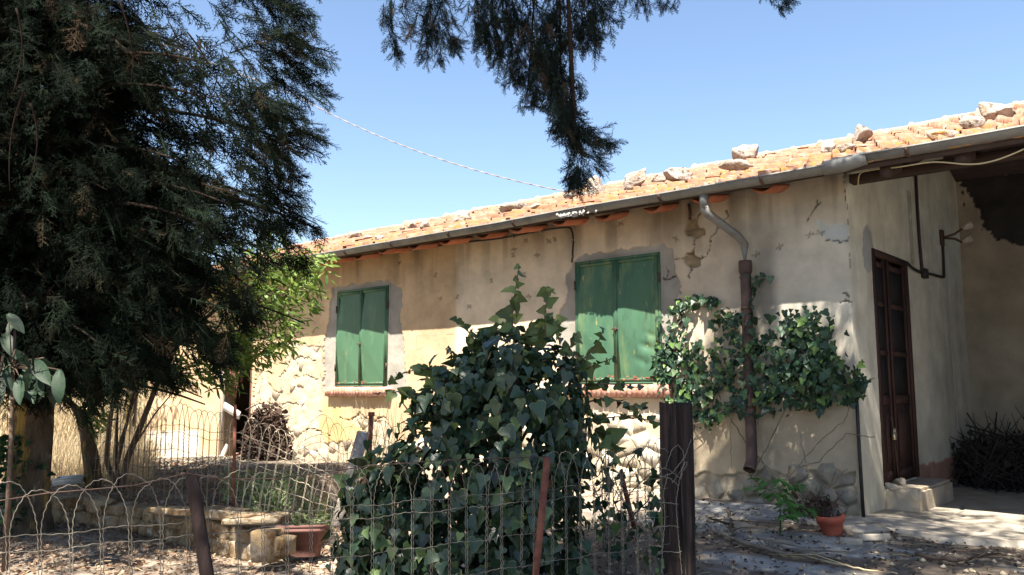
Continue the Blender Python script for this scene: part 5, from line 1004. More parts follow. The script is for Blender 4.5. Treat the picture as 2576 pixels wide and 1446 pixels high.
for (pl_, lsz, ex) in shoots:
    pts = np.array([atd(x, y, BD + rs.uniform(-0.1, 0.05)) for x, y in pl_]); sm.tube(pts, np.linspace(0.0055, 0.0025, len(pts)), 5); L = np.linalg.norm(np.diff(pts, axis=0), axis=1).sum(); nn = max(6, int(L / 0.036)); t = np.linspace(0.1, 1, nn) * (len(pts) - 1); i = np.clip(t.astype(int), 0, len(pts) - 2); f = (t - i)[:, None]; q = pts[i] * (1 - f) + pts[i + 1] * f; tg = unit(pts[i + 1] - pts[i])
    side = np.where(np.arange(nn) % 2 == 0, 1.0, -1.0)[:, None]; d = RV * side * 0.8 + tg * 0.25 + rs.normal(0, 0.5, (nn, 3)) + [0, 0, -0.4]
    shp.append(q); shd.append(d); shu.append(-HV + rs.normal(0, 0.6, (nn, 3))); shs.append(np.full(nn, lsz) * rs.uniform(0.8, 1.9, nn) * np.linspace(1.5, 0.75, nn))
shp, shd, shu, shs = np.vstack(shp), np.vstack(shd), np.vstack(shu), np.concatenate(shs)
sm.build_each('stem', MT['twig'], ivy)
# the 300 leaves that show largest are objects of their own
fdist = (wpos - CP) @ HV; front = (nrm @ HV) < -0.25; score = np.where(front, sz / fdist, 0); order = np.argsort(-score)[:150]; big = np.zeros(N, bool); big[order] = True
o2 = np.argsort(-shs)[:150]; bigs = np.zeros(len(shs), bool); bigs[o2] = True
for i in np.where(big)[0]: place_leaf(IVYM[rs.randint(5)] if rs.rand() > 0.05 else IVYD[rs.randint(5)], ivy, wpos[i], dr[i], up[i], sz[i])
IVYY = [mkmesh('leaf', t_[0], t_[1], MT['ivy_young'], True) for t_ in IVY]
for i in np.where(bigs)[0]: place_leaf(IVYY[rs.randint(5)], ivy, shp[i], shd[i], shu[i], shs[i])
Pm = np.vstack([wpos[~big], shp[~bigs]]); Dm = np.vstack([dr[~big], shd[~bigs]]); Um = np.vstack([up[~big], shu[~bigs]]); Sm = np.concatenate([sz[~big], shs[~bigs]])
leafmass('foliage', IVY, Pm, Dm, Sm, MT['ivy'], ivy, rs, unit(Um), 'stuff')
m = MB()   # stump and woody stems inside
m.tube([base + [0, 0, -0.1], base + [0.02, 0.05, 0.4], atd(1290, 1000, BD), atd(1290, 880, BD)], [0.16, 0.12, 0.07, 0.03], 10)
for _ in range(46):
    e = ELL[rs.randint(len(ELL))]; q = e[0] + unit(rs.normal(size=3)) * 0.6 * np.array([e[1], e[1], e[3]]); m.tube([base + [rs.normal(0, 0.12), rs.normal(0, 0.1), 0], (base + q) / 2 + rs.normal(0, 0.08, 3), q], [0.018, 0.013, 0.006], 5)
m.build_each('woody_stem', MT['twig'], ivy)
# dead rusty leaf on the mound
# ---- ivy on the wall
rs = np.random.RandomState(91)
wi0 = onY(1960, 900); wiv = thing('wall_ivy', (wi0[0], -0.1, 0.0), 'fresh green ivy spreading over the wall around the brown downpipe', 'ivy')
dens = [((2010, 830), 75, 60, 220, 0.20), ((2060, 900), 60, 70, 230, 0.22), ((1980, 930), 85, 75, 230, 0.22), ((2100, 960), 60, 50, 110, 0.16), ((1880, 870), 70, 75, 130, 0.14), ((1830, 930), 60, 75, 85, 0.12), ((1780, 960), 60, 80, 90, 0.08), ((1740, 900), 50, 60, 60, 0.06), ((1690, 860), 40, 80, 110, 0.05), ((1670, 920), 26, 70, 100, 0.05), ((1715, 980), 34, 60, 120, 0.06), ((1760, 755), 50, 14, 46, 0.05), ((1712, 775), 30, 20, 36, 0.05), ((1900, 1000), 90, 40, 150, 0.12), ((1790, 1040), 50, 40, 60, 0.05), ((2040, 1010), 60, 30, 60, 0.10), ((1830, 800), 40, 24, 60, 0.08), ((2160, 960), 26, 16, 24, 0.06), ((1900, 700), 34, 14, 14, 0.10), ((1890, 750), 10, 50, 20, 0.08), ((2140, 990), 30, 20, 26, 0.07), ((2150, 930), 14, 14, 10, 0.06)]
pp, nn_, ss = [], [], []
for (c, rx, ry, n, bul) in dens:
    x = c[0] + np.clip(rs.normal(0, 0.5, n), -1.1, 1.1) * rx; y = c[1] + np.clip(rs.normal(0, 0.5, n), -1.1, 1.1) * ry; dep = -0.02 - bul * rs.rand(n) ** 0.8 * 1.3
    pp.append(np.array([onY(a_, b_, d_) for a_, b_, d_ in zip(x, y, dep)])); ss.append(np.clip(rs.lognormal(math.log(0.052), 0.30, n), 0.025, 0.085))
pp = np.vstack(pp); ss = np.concatenate(ss); N = len(pp); nr = np.array([0.1, -1.0, 0.45]) + rs.normal(0, 0.4, (N, 3)); dr = np.array([0, -0.25, -1.0]) + rs.normal(0, 0.5, (N, 3))
WIV = [mkmesh('leaf', t[0], t[1], MT['wallivy_one'], True) for t in IVY]
order = np.argsort(pp[:, 1] - ss * 2)[:300]; big = np.zeros(N, bool); big[order] = True
for i in np.where(big)[0]: place_leaf(WIV[rs.randint(5)], wiv, pp[i], dr[i], nr[i], ss[i])
leafmass('foliage', IVY, pp[~big], dr[~big], ss[~big], MT['wallivy'], wiv, rs, unit(nr[~big]), 'stuff')
m = MB()
vines = [([(1905, 1240), (1880, 1180), (1900, 1080), (1930, 980), (2000, 900)], 0.008), ([(1960, 1210), (1880, 1120), (1840, 1060), (1790, 960), (1740, 880)], 0.006), ([(1890, 1200), (1940, 1100), (1990, 1000), (2060, 900)], 0.006), ([(1740, 1070), (1850, 1020), (1930, 985)], 0.005), ([(1760, 1090), (1700, 960), (1690, 840), (1740, 765), (1790, 752)], 0.005), ([(1660, 990), (1665, 900), (1685, 820), (1720, 770)], 0.004), ([(1985, 1200), (2050, 1120), (2120, 1060), (2170, 960), (2200, 950)], 0.004), ([(1890, 900), (1888, 800), (1893, 720), (1910, 695), (1945, 700)], 0.005), ([(1840, 1180), (1835, 1080), (1850, 1000)], 0.003), ([(2010, 1090), (2030, 1180), (2080, 1230), (2130, 1180)], 0.004), ([(1930, 1290), (1990, 1180), (2060, 1160), (2130, 1090), (2200, 1100)], 0.004), ([(1700, 1180), (1790, 1040), (1800, 940)], 0.004)]
for pl_, r in vines:
    P = np.array([onY(x, y, -0.04 - 0.04 * rs.rand()) for x, y in pl_]); t = np.linspace(0, len(P) - 1, 5 * len(P)); m.tube(np.column_stack([np.interp(t, np.arange(len(P)), P[:, k_]) for k_ in range(3)]) + rs.normal(0, 0.006, (len(t), 3)), r, 5)
m.build_each('vine_stem', MT['greytwig'], wiv)
# ================================================================== FENCES
def crimp(P, wl=0.028, amp=0.0022, seed=0):
    P = np.asarray(P, float); seg = np.linalg.norm(np.diff(P, axis=0), axis=1); s = np.concatenate([[0], np.cumsum(seg)]); n = max(4, int(s[-1] / 0.007)); t = np.linspace(0, s[-1], n)
    Q = np.column_stack([np.interp(t, s, P[:, k]) for k in range(3)]); T = unit(np.gradient(Q, axis=0)); side = unit(np.cross(T, np.array([0.3, 0.3, 0.2]) + HV)); return Q + side * (np.sin(t * 2 * math.pi / wl + seed) * amp)[:, None]
def wire_fence(name, path, n, wires, label, matl, r, ztop=0.80, zarch=0.16, lean=None, sag=None, seed=0, zbot=-0.1, crimped=True, group='wire fences with arched tops'):
    """path(t), t in 0..n -> ground point (x,y); verticals every step, arches span two steps."""
    rs = np.random.RandomState(seed)
    o = path(n * 0.5); fe = thing(name, (o[0], o[1], 0), label, 'fence', group)
    ln = lean or (lambda t, z: 0.0); sg = sag or (lambda t, z: z)
    jit = rs.normal(0, 0.05, n + 6); wob = rs.normal(0, 0.012, (n + 6, 2)); hj = rs.normal(0, 0.008, n + 6)
    def pt(t, z):
        i = int(np.clip(round(t), 0, n + 2)); p = path(t + jit[i] * 0.6 + ln(t, z)); return np.array([p[0] + wob[i, 0] * z, p[1] + wob[i, 1] * z, sg(t, z)])
    for i in range(n - 1):
        za = ztop - zarch; leg0 = [pt(i + 0.05, z) for z in np.linspace(zbot, za, 9)]; leg1 = [pt(i + 1.95, z) for z in np.linspace(za, zbot, 9)]
        arch = [pt(i + 1 - 0.95 * math.cos(a), za + (zarch + hj[i]) * math.sin(a)) for a in np.linspace(0, math.pi, 15)[1:-1]]
        P = np.array(leg0 + arch + leg1); P = crimp(P, seed=i) if crimped else P
        m = MB(); m.tube(P, r, 4); m.build('loop_wire', matl, fe)
    for k, zw in enumerate(wires):
        P = np.array([pt(t, zw + 0.004 * math.sin(t * 2 + k)) for t in np.linspace(-0.3, n + 0.3, (n + 1) * 3)]); P = crimp(P, 0.05, 0.0018, k) if crimped else P
        m = MB(); m.tube(P, r * 0.95, 4); m.build('line_wire', matl, fe)
    return fe
# front fence, from the lower left to the sleeper post
FA = np.array([-1.62, 2.70]); FB = np.array([0.86, 4.46])
def fpath(t): q = FA + (FB - FA) * (t / 33.0); return latfwd(q[0], q[1])
def flean(t, z): return -0.55 * sstep(20, 2, t) * (z - 0.64) / 0.5 * -1.0 * (-1)
wire_fence('wire_fence', lambda t: fpath(t - 13), 46, [0.64, 0.59, 0.445, 0.305, 0.15], 'crimped wire fence with looped tops running across the foreground', MT['wire'], 0.0016, 0.80, 0.165, lambda t, z: -0.85 * float(sstep(32, 13, t)) * (z - 0.64), None, 1)
# thin dark strand strung along it
m = MB(); q = [atd(x, y, d) for x, y, d in ((-20, 1262, 2.75), (120, 1240, 2.8), (260, 1228, 2.9), (340, 1220, 2.95), (470, 1190, 3.0), (560, 1205, 3.05), (700, 1203, 3.1), (830, 1185, 3.2), (930, 1172, 3.35), (1100, 1158, 3.6), (1372, 1148, 3.95))]; m.tube(np.array(q), 0.0022, 5); tag(m.build('strand_wire', MT['bracket']), 'single dark strand of wire tied from the thin stake along the front fence', 'wire')
# stake
a_ = atd(482, 1192, 3.02); b_ = atd(520, 1446, 2.98); d_ = unit(b_ - a_); bot = a_ + d_ * 0.92
stk = MB(); t = np.linspace(0, 1, 14); wv = np.interp(t, [0, 0.05, 0.15, 0.4, 1], [0.018, 0.021, 0.020, 0.021, 0.026]); C_ = a_ * (1 - t)[:, None] + bot * t[:, None]
V = np.stack([C_ + RV * wv[:, None] * s * (1 + 0.2 * (vnoise(t * 6, s + t, 3, 5) - 0.5))[:, None] + HV * 0.012 * q_ for s, q_ in ((-1, -1), (0.1, -1.2), (1, -0.7), (1, 1), (-1, 1))], 1).reshape(-1, 3); i = np.arange(13)[:, None] * 5; j = np.arange(5)[None]; k = (j + 1) % 5
stk.add(V, [np.stack([i + j, i + k, i + 5 + k, i + 5 + j], -1).reshape(-1, 4), np.array([[4, 3, 2, 1, 0]])]); tag(stk.build('wooden_stake', MT['stakewood']), 'thin dark split wooden stake leaning in the left front fence', 'stake')
def angle_post(name, a_, b_, w_, label, matl=None, group='iron fence stakes'):
    m = MB(); ax = RV * w_; dp = HV * w_; e = 0.004
    for (u0, v0, u1, v1) in ((-0.5, 0, 0.5, 0.14), (-0.5, 0.14, -0.36, 1.0)):
        V = [p + ax * u + dp * v for p in (b_, a_) for (u, v) in ((u0, v0), (u1, v0), (u1, v1), (u0, v1))]; m.add(V, np.array([[0, 1, 5, 4], [1, 2, 6, 5], [2, 3, 7, 6], [3, 0, 4, 7], [4, 5, 6, 7], [3, 2, 1, 0]]))
    return tag(m.build(name, matl or MT['rust']), label, 'stake', group)
p1, p2 = atd(1377, 1150, 3.93), atd(1347, 1446, 3.93); angle_post('iron_stake', p1, p1 + (p2 - p1) * 1.6, 0.032, 'rusty red iron stake before the ivy mound, leaning to the right')
p1, p2 = atd(591, 1018, 6.22), atd(588, 1284, 6.20); p2[2] = 0.05; angle_post('iron_stake', p1, p2, 0.024, 'tall red-brown iron stake standing before the left doorway')
p1, p2 = atd(934, 1040, 7.0), atd(926, 1180, 7.0); p2 = p1 + (p2 - p1) * 1.6; m = MB(); m.tube([p2, p1], 0.021, 8); m.tube([p1 - [0, 0, 0.02], p1 + [0, 0, 0.012]], 0.028, 8); tag(m.build('pipe_post', MT['rust'], None, True), 'dark red pipe post with a collar at the left edge of the ivy', 'post')
p1, p2 = atd(914, 1085, 6.6), atd(850, 1320, 6.0); m = MB(); d_ = unit(p2 - p1); s_ = unit(np.cross(d_, HV)); V = [p + s_ * u * 0.045 + HV * v * 0.03 for p in (p1, p2) for u, v in ((-1, -1), (1, -1), (1, 1), (-1, 1))]; m.add(V, np.array([[0, 1, 5, 4], [1, 2, 6, 5], [2, 3, 7, 6], [3, 0, 4, 7], [4, 5, 6, 7], [3, 2, 1, 0]])); tag(m.build('concrete_post', MT['greywood']), 'pale grey post leaning into the left flank of the ivy', 'post')
p1, p2 = atd(1562, 1190, 5.4), atd(1592, 1312, 5.4); angle_post('iron_stake', p1, p1 + (p2 - p1) * 1.15, 0.030, 'dark iron stake in the leafy wire just left of the sleeper post')
# sleeper post
pt0 = atd(1699, 1014, 4.50); sp = thing('sleeper_post', (pt0[0], pt0[1], 0), 'thick dark weathered railway-sleeper post at the end of the front fence', 'post')
n = 40; m_ = 44; an = np.linspace(0, 2 * math.pi, n, endpoint=False); zs = np.linspace(-0.15, pt0[2], m_); V = []
for z in zs:
    c, s = np.cos(an), np.sin(an); q = (np.abs(c) ** 5 + np.abs(s) ** 5) ** (-0.2); hw = 0.083 * np.interp(z, [0, 0.45, 0.55, 1.05], [0.93, 1.0, 1.03, 0.98]); 
    rgh = 1 + 0.16 * (vnoise(an * 5.0 + 20, np.full(n, z * 0.5), 1.7, 6, 4) - 0.5) - 0.22 * np.exp(-((an - 4.75) / 0.08) ** 2) - 0.12 * np.exp(-((an - 4.2) / 0.05) ** 2) - 0.10 * np.exp(-((an - 5.25) / 0.05) ** 2)
    V.append(np.column_stack([np.full((n, 3), 0) + pt0])[:, :3] * [1, 1, 0] + RV * (c * q * hw * rgh)[:, None] + HV * (s * q * 0.075 * rgh)[:, None] + np.array([0, 0, 1.0]) * (z + (0.03 * (vnoise(an * 3, an * 0, 2.0, 8) - 0.5) if z == zs[-1] else 0))[..., None] * np.ones((n, 1)))
V = np.array(V); id_ = np.arange(m_ * n).reshape(m_, n); q = np.stack([id_[:-1], np.roll(id_, -1, 1)[:-1], np.roll(id_, -1, 1)[1:], id_[1:]], -1).reshape(-1, 4)
VV = np.vstack([V.reshape(-1, 3), [V[-1].mean(0) - [0, 0, 0.02]]]); k = np.arange(n); top = np.stack([id_[-1], np.roll(id_[-1], -1), np.full(n, m_ * n)], -1)
link('timber', mkmesh('timber', VV, [q, top], MT['sleeper'], True), sp)
# loose wire ends wrapped on it
def pw_(x, y): return atd(x, y, 4.405)
m = MB()
for pl_ in ([(1660, 1200), (1690, 1190), (1722, 1150), (1738, 1105)], [(1690, 1215), (1708, 1190), (1722, 1165), (1728, 1160), (1726, 1172), (1712, 1190)], [(1655, 1175), (1680, 1180), (1700, 1195), (1712, 1205), (1716, 1190)], [(1655, 1195), (1685, 1203), (1705, 1220)], [(1655, 1263), (1685, 1265), (1706, 1268)], [(1655, 1388), (1685, 1387), (1705, 1390), (1714, 1386)], [(1650, 1325), (1690, 1322), (1708, 1326)], [(1672, 1180), (1690, 1130), (1705, 1118), (1718, 1135), (1720, 1165), (1708, 1210), (1700, 1260), (1704, 1330), (1715, 1446)], [(1662, 1446), (1672, 1300), (1668, 1240), (1680, 1190)]):
    P = np.array([pw_(x, y) for x, y in pl_]); m.tube(crimp(P, 0.03, 0.0016), 0.0022, 4)
m.build('wire_end', MT['wire'], sp)
# back fence in two lengths, and the piece behind the sleeper post
R0 = np.array([-3.95, 7.9]); R1 = np.array([-2.13, 6.28])
rp = lambda t: latfwd(*(R0 + (R1 - R0) * (t / 24.0)))
wire_fence('wire_fence', rp, 24, [0.62, 0.56, 0.42, 0.28, 0.17], 'sagging wire fence on the raised bed left of the red-brown stake', MT['wire'], 0.0024, 0.78, 0.15, None, lambda t, z: z + 0.17 + 0.02 * math.sin(t * 0.5), 2, 0.02)
R2 = np.array([-1.20, 6.6])
rp2 = lambda t: latfwd(*(R1 + (R2 - R1) * (t / 15.0) + np.array([0.0, 0.08 * math.sin(t * 0.4)])))
wire_fence('wire_fence', rp2, 13, [0.62, 0.56, 0.42, 0.28, 0.12], 'collapsed bright wire mesh slanting down right of the red-brown stake', MT['paleWire'], 0.0027, 0.78, 0.15, lambda t, z: 1.9 * min(1.0, t / 3.0) * (z - 0.0) - 1.0 * min(1.0, t / 3.0), lambda t, z: 0.17 + z * (1 - 0.028 * t) - 0.012 * t, 3, 0.0)
R3 = np.array([-1.72, 6.9]); R4 = np.array([-0.85, 6.7]); rp3 = lambda t: latfwd(*(R3 + (R4 - R3) * (t / 9.0)))
wire_fence('wire_fence', rp3, 9, [0.62, 0.56, 0.42, 0.28], 'rusty thin wire fence tangled in dry stalks at the left edge of the ivy', MT['rust'], 0.002, 0.78, 0.16, lambda t, z: 0.5 * math.sin(t) * z, lambda t, z: z + 0.06 + 0.05 * math.sin(t * 1.3), 4, -0.05)
R5 = np.array([0.86, 4.55]); R6 = np.array([0.58, 6.3]); rp4 = lambda t: latfwd(*(R5 + (R6 - R5) * (t / 17.0) + np.array([0.05 * math.sin(t * 0.5), 0])))
wire_fence('wire_fence', rp4, 17, [0.60, 0.52, 0.38, 0.24, 0.08], 'tangled wire fence running back from the sleeper post through ivy', MT['wire'], 0.0022, 0.76, 0.15, lambda t, z: 0.5 * math.sin(t * 0.7) * (z - 0.3), lambda t, z: z + 0.05 * math.sin(t * 0.6), 5, -0.05)
rs = np.random.RandomState(95); N = 150; t = rs.uniform(0, 17, N); pos = np.array([rp4(a) for a in t]) + rs.normal(0, 0.05, (N, 3)); pos[:, 2] = rs.uniform(0.05, 0.78, N)
fiv = thing('fence_ivy', tuple(rp4(6)), 'sparse sunlit ivy trails woven through the wire behind the sleeper post', 'ivy'); leafmass('foliage', IVY, pos, np.array([0, 0, -0.8]) + rs.normal(0, 0.6, (N, 3)), rs.uniform(0.04, 0.075, N), MT['wallivy'], fiv, rs)
m = MB()
for i in range(14):
    a = rs.uniform(0, 16); P = np.array([np.array([*rp4(np.clip(a + 2 * math.sin(u * 2 + i), 0, 17))[:2], z]) for u, z in zip(np.linspace(0, 2, 8), np.linspace(0.0, rs.uniform(0.4, 0.8), 8))]) + rs.normal(0, 0.015, (8, 3)); m.tube(P, 0.004, 4)
m.build_each('vine_stem', MT['greytwig'], fiv)
# ================================================================== RAISED BED EDGING
edge = thing('stone_edging', (EDGE[3][0], EDGE[3][1], 0), 'low ochre stone edging of the raised bed behind the front fence', 'edging')
rs = np.random.RandomState(101)
def block_geo(l, d, h, rs, rough=0.12):
    bm = bmesh.new(); bmesh.ops.create_cube(bm, size=1); bmesh.ops.subdivide_edges(bm, edges=bm.edges[:], cuts=3, use_grid_fill=True)
    P = np.array([v.co[:] for v in bm.verts]); fs = np.array([[v.index for v in f.verts] for f in bm.faces]); bm.free()
    L = np.abs(P).max(1, keepdims=True); r = np.linalg.norm(P, axis=1, keepdims=True); P = P * (1 - 0.22 * np.clip(r - 0.66, 0, 1)); o_ = rs.uniform(0, 40); P = P * (1 + 1.6 * rough * (vnoise(P[:, 0] * 1.3 + P[:, 2] + o_, P[:, 1] + P[:, 2] * 0.7 + o_, 2.2, 5, 3) - 0.5))[:, None] + rs.normal(0, rough * 0.13, P.shape) * [1, 1, 1]; return P * [l, d, h], fs
cum = 0; PT = np.array(EDGE)
seg = np.linalg.norm(np.diff(PT, axis=0), axis=1); tot = np.concatenate([[0], np.cumsum(seg)])
for course in range(2):
    s = 0.0 + 0.06 * course
    while s < tot[-1] - 0.08:
        l = rs.uniform(0.13, 0.34); c = s + l / 2; p = np.array([np.interp(c, tot, PT[:, k]) for k in range(2)]); p2 = np.array([np.interp(c + 0.05, tot, PT[:, k]) for k in range(2)]); an = math.atan2(*(p2 - p)[::-1]) if np.linalg.norm(p2 - p) > 1e-4 else an
        h = 0.125 if course == 0 else rs.uniform(0.08, 0.12); V, f = block_geo(l - 0.012, rs.uniform(0.13, 0.19), h, rs)
        V = V @ rotm(rs.normal(0, 0.05), rs.normal(0, 0.04), an + rs.normal(0, 0.05)).T + [p[0], p[1], gz(p[0] + 0.25 * math.sin(an), p[1] - 0.25 * math.cos(an)) + (0.05 if course == 0 else 0.155)]
        link('stone', mkmesh('stone', V, f, MT['ochrestone'], False), edge); s += l
for (x, y, l, d, h, rz, lab) in ((645, 1303, 0.40, 0.24, 0.045, 0.6, None), (560, 1290, 0.30, 0.24, 0.05, 0.5, None), (700, 1322, 0.18, 0.16, 0.12, 0.3, None), (500, 1288, 0.34, 0.22, 0.04, 0.9, None), (430, 1282, 0.3, 0.2, 0.04, 0.2, None), (676, 1322, 0.17, 0.15, 0.19, 0.5, None)):
    p = onZ(x, y, 0.22); V, f = block_geo(l, d, h, rs, 0.08); V = V @ rotm(rs.normal(0, 0.04), rs.normal(0, 0.04), rz).T + p - ([0, 0, 0.12] if h > 0.1 else [0, 0, 0]); link('capping_stone', mkmesh('capping_stone', V, f, MT['ochrestone'], False), edge)
# ================================================================== SMALL THINGS
# terracotta window box lying by the edging
pb_ = onZ(758, 1400, -0.02); bx = thing('planter_box', tuple(pb_), 'rectangular terracotta planter box with a banded rim beside the stone edging', 'planter')
def rect_loft(rings, w_, d_):
    V = []
    for (sx, sy, z) in rings: V += [[-w_ / 2 * sx, -d_ / 2 * sy, z], [w_ / 2 * sx, -d_ / 2 * sy, z], [w_ / 2 * sx, d_ / 2 * sy, z], [-w_ / 2 * sx, d_ / 2 * sy, z]]
    q = [[i * 4 + k, i * 4 + (k + 1) % 4, (i + 1) * 4 + (k + 1) % 4, (i + 1) * 4 + k] for i in range(len(rings) - 1) for k in range(4)]; return np.array(V), np.array(q)
V, q = rect_loft([(0.70, 0.64, 0.0), (0.76, 0.70, 0.078), (0.86, 0.82, 0.086), (0.90, 0.87, 0.15), (0.99, 0.98, 0.158), (1.0, 1.0, 0.172), (0.98, 0.97, 0.176), (0.98, 0.97, 0.182), (1.02, 1.02, 0.188), (1.02, 1.02, 0.205), (0.94, 0.90, 0.205), (0.88, 0.80, 0.14)], 0.31, 0.19)
R = rotm(math.radians(9), math.radians(-2), math.radians(22) + HEAD - math.radians(25)); rz_ = math.atan2(RV[1], RV[0]) - math.radians(6); R = rotm(math.radians(-9), math.radians(-2), rz_)
m = MB(); m.add(V @ R.T + pb_, q); m.build('box', MT['terracotta'], bx)
m = MB(); m.add(np.array([[-0.135, -0.075, 0.15], [0.135, -0.075, 0.15], [0.135, 0.075, 0.15], [-0.135, 0.075, 0.15]]) @ R.T + pb_, np.array([[0, 1, 2, 3]])); m.build('soil', MT['soil'], bx)
# broken red pot
pp_ = onZ(2095, 1352, 0.0); pot = thing('flower_pot', tuple(pp_), 'broken orange-red flower pot by the wall foot near the porch', 'pot')
n = 18; m = MB(); V = []; an = np.linspace(0, 2 * math.pi, n, endpoint=False)
for (r_, z) in ((0.0, 0.0), (0.065, 0.0), (0.075, 0.06), (0.088, 0.13), (0.10, 0.135), (0.105, 0.185), (0.092, 0.185), (0.082, 0.13), (0.06, 0.03)):
    zz = np.where(z > 0.1, z - 0.06 * np.maximum(0, np.cos(an - 2.2)) * (z / 0.18), z); V.append(np.column_stack([np.cos(an) * r_, np.sin(an) * r_, zz]))
V = np.vstack(V); id_ = np.arange(9 * n).reshape(9, n); q = np.stack([id_[:-1], np.roll(id_, -1, 1)[:-1], np.roll(id_, -1, 1)[1:], id_[1:]], -1).reshape(-1, 4); m.add(V @ rotm(0.1, -0.06, 0).T + pp_ - [0, 0, 0.015], q); m.build('clay_body', MT['redpot'], pot, True)
# rounded stones on the door step
for (x, y, s, lab) in ((2243, 1204, 0.085, 'smooth rounded cream stone in front on the porch door step'), (2262, 1188, 0.10, 'longer rounded cream stone behind another against the porch door')):
    p = onX(x, y, 0.13 if s < 0.09 else 0.06); p[2] = 0.228 + 0.03; V, f = rock_geo(rs, s, 0.45, 3, 0.12); V = V @ rotm(0, 0, 1.2).T + p; tag(link('step_stone', mkmesh('step_stone', V, f, MT['stepcon'], True)), lab, 'stone', 'stones holding the porch door')
# broken concrete pieces at the slab corner
for (x, y, l, d, h, rz, rx, lab) in ((2178, 1335, 0.34, 0.13, 0.06, 1.1, 0.25, 'broken grey concrete kerb lying at the corner of the porch slab'), (2140, 1362, 0.15, 0.11, 0.05, 0.4, -0.1, 'flat grey slab fragment just right of the red flower pot'), (2190, 1352, 0.24, 0.12, 0.05, 0.9, -0.2, 'second broken kerb piece in front of the porch slab corner')):
    p = onZ(x, y, 0.03); V, f = block_geo(l, d, h, rs, 0.10); V = V @ rotm(rx, 0, rz).T + p; tag(link('concrete_fragment', mkmesh('concrete_fragment', V, f, MT['stepcon'], False)), lab, 'rubble', 'broken concrete by the porch')
# rubble stones along the wall foot on the right
LBL = ['flat pale stone at the wall foot right of the sleeper post', 'grey slab stone leaning at the wall foot below the downpipe', 'squarish stone on the ground left of the green seedling', 'low stone half buried before the wall below the ivy', 'broad light stone in front of the seedling stem', 'small rubble stone nearest the red flower pot', 'dull stone between the seedling and the sleeper post', 'thin flat stone lying beside the fallen branch']
for (x, y, s, fl_), lab in zip(((1810, 1275, 0.13, 0.4), (1890, 1270, 0.15, 0.5), (1840, 1310, 0.09, 0.5), (1975, 1290, 0.11, 0.45), (1870, 1322, 0.12, 0.35), (2040, 1320, 0.07, 0.6), (1790, 1305, 0.07, 0.5), (1905, 1335, 0.09, 0.3)), LBL):
    p = onZ(x, y, 0.02); V, f = rock_geo(rs, s, fl_, 3, 0.25); V = V @ rotm(0.1, 0, rs.uniform(0, 3)).T + p; tag(link('rubble_stone', mkmesh('rubble_stone', V, f, MT['stone'])), lab, 'stone', 'rubble at the wall foot')
# fallen branches
def branch(pts, r0, label, matl):
    P = np.array([onZ(x, y, 0.02) for x, y in pts]); P[:, 2] = gz(P[:, 0], P[:, 1]) + r0 + 0.01 + rs.uniform(0, 0.02, len(P)); t = np.linspace(0, len(P) - 1, 6 * len(P)); P2 = np.column_stack([np.interp(t, np.arange(len(P)), P[:, k]) for k in range(3)]) + rs.normal(0, 0.004, (len(t), 3)); m = MB(); m.tube(P2, np.linspace(r0, r0 * 0.4, len(t)), 7)
    for _ in range(4): a = P2[rs.randint(4, len(P2) - 2)]; m.tube([a, a + [rs.normal(0, 0.08), rs.normal(0, 0.08), 0.05], a + [rs.normal(0, 0.16), rs.normal(0, 0.16), 0.03]], [r0 * 0.4, r0 * 0.3, r0 * 0.15], 5)
    tag(m.build('fallen_branch', matl, None, True), label, 'branch', 'branches lying on the ground')
branch([(1795, 1342), (1840, 1358), (1900, 1380), (1960, 1395), (2060, 1412)], 0.022, 'long grey fallen branch lying right of the sleeper post', MT['greytwig'])
branch([(1960, 1395), (2050, 1405), (2150, 1432), (2260, 1446)], 0.010, 'thin straw-coloured stick continuing from the long fallen branch', MT['straw'])
branch([(2300, 1412), (2400, 1425), (2480, 1418), (2560, 1425)], 0.014, 'crooked dark stick at the lower right of the ground', MT['twig'])
branch([(1830, 1290), (1840, 1318), (1836, 1335), (1850, 1352)], 0.014, 'short forked dead stick standing against the wall rubble', MT['twig'])
# white metal tray on the raised bed
pt_ = onZ(176, 1214, 0.20); m = MB(); R = 0.8 * rotm(math.radians(6), math.radians(-4), math.atan2(RV[1], RV[0]) + 0.15)
for (x0, x1, y0, y1, z0, z1) in ((-0.16, 0.16, -0.10, -0.085, 0, 0.07), (-0.16, 0.16, 0.085, 0.10, 0, 0.07), (-0.16, 0.16, -0.085, 0.085, 0, 0.008), (-0.16, -0.15, -0.085, 0.085, 0.008, 0.069), (0.15, 0.16, -0.085, 0.085, 0.008, 0.069), (-0.158, 0.158, -0.108, -0.10, 0.03, 0.045), (-0.165, 0.165, -0.11, -0.1, 0.07, 0.08), (-0.12, 0.12, -0.082, 0.082, 0.009, 0.06)): m.box(x0, x1, y0, y1, z0, z1, R, pt_)
tag(m.build('metal_tray', MT['whitemetal']), 'shallow white metal tray lying behind the trunk on the raised bed', 'tray')
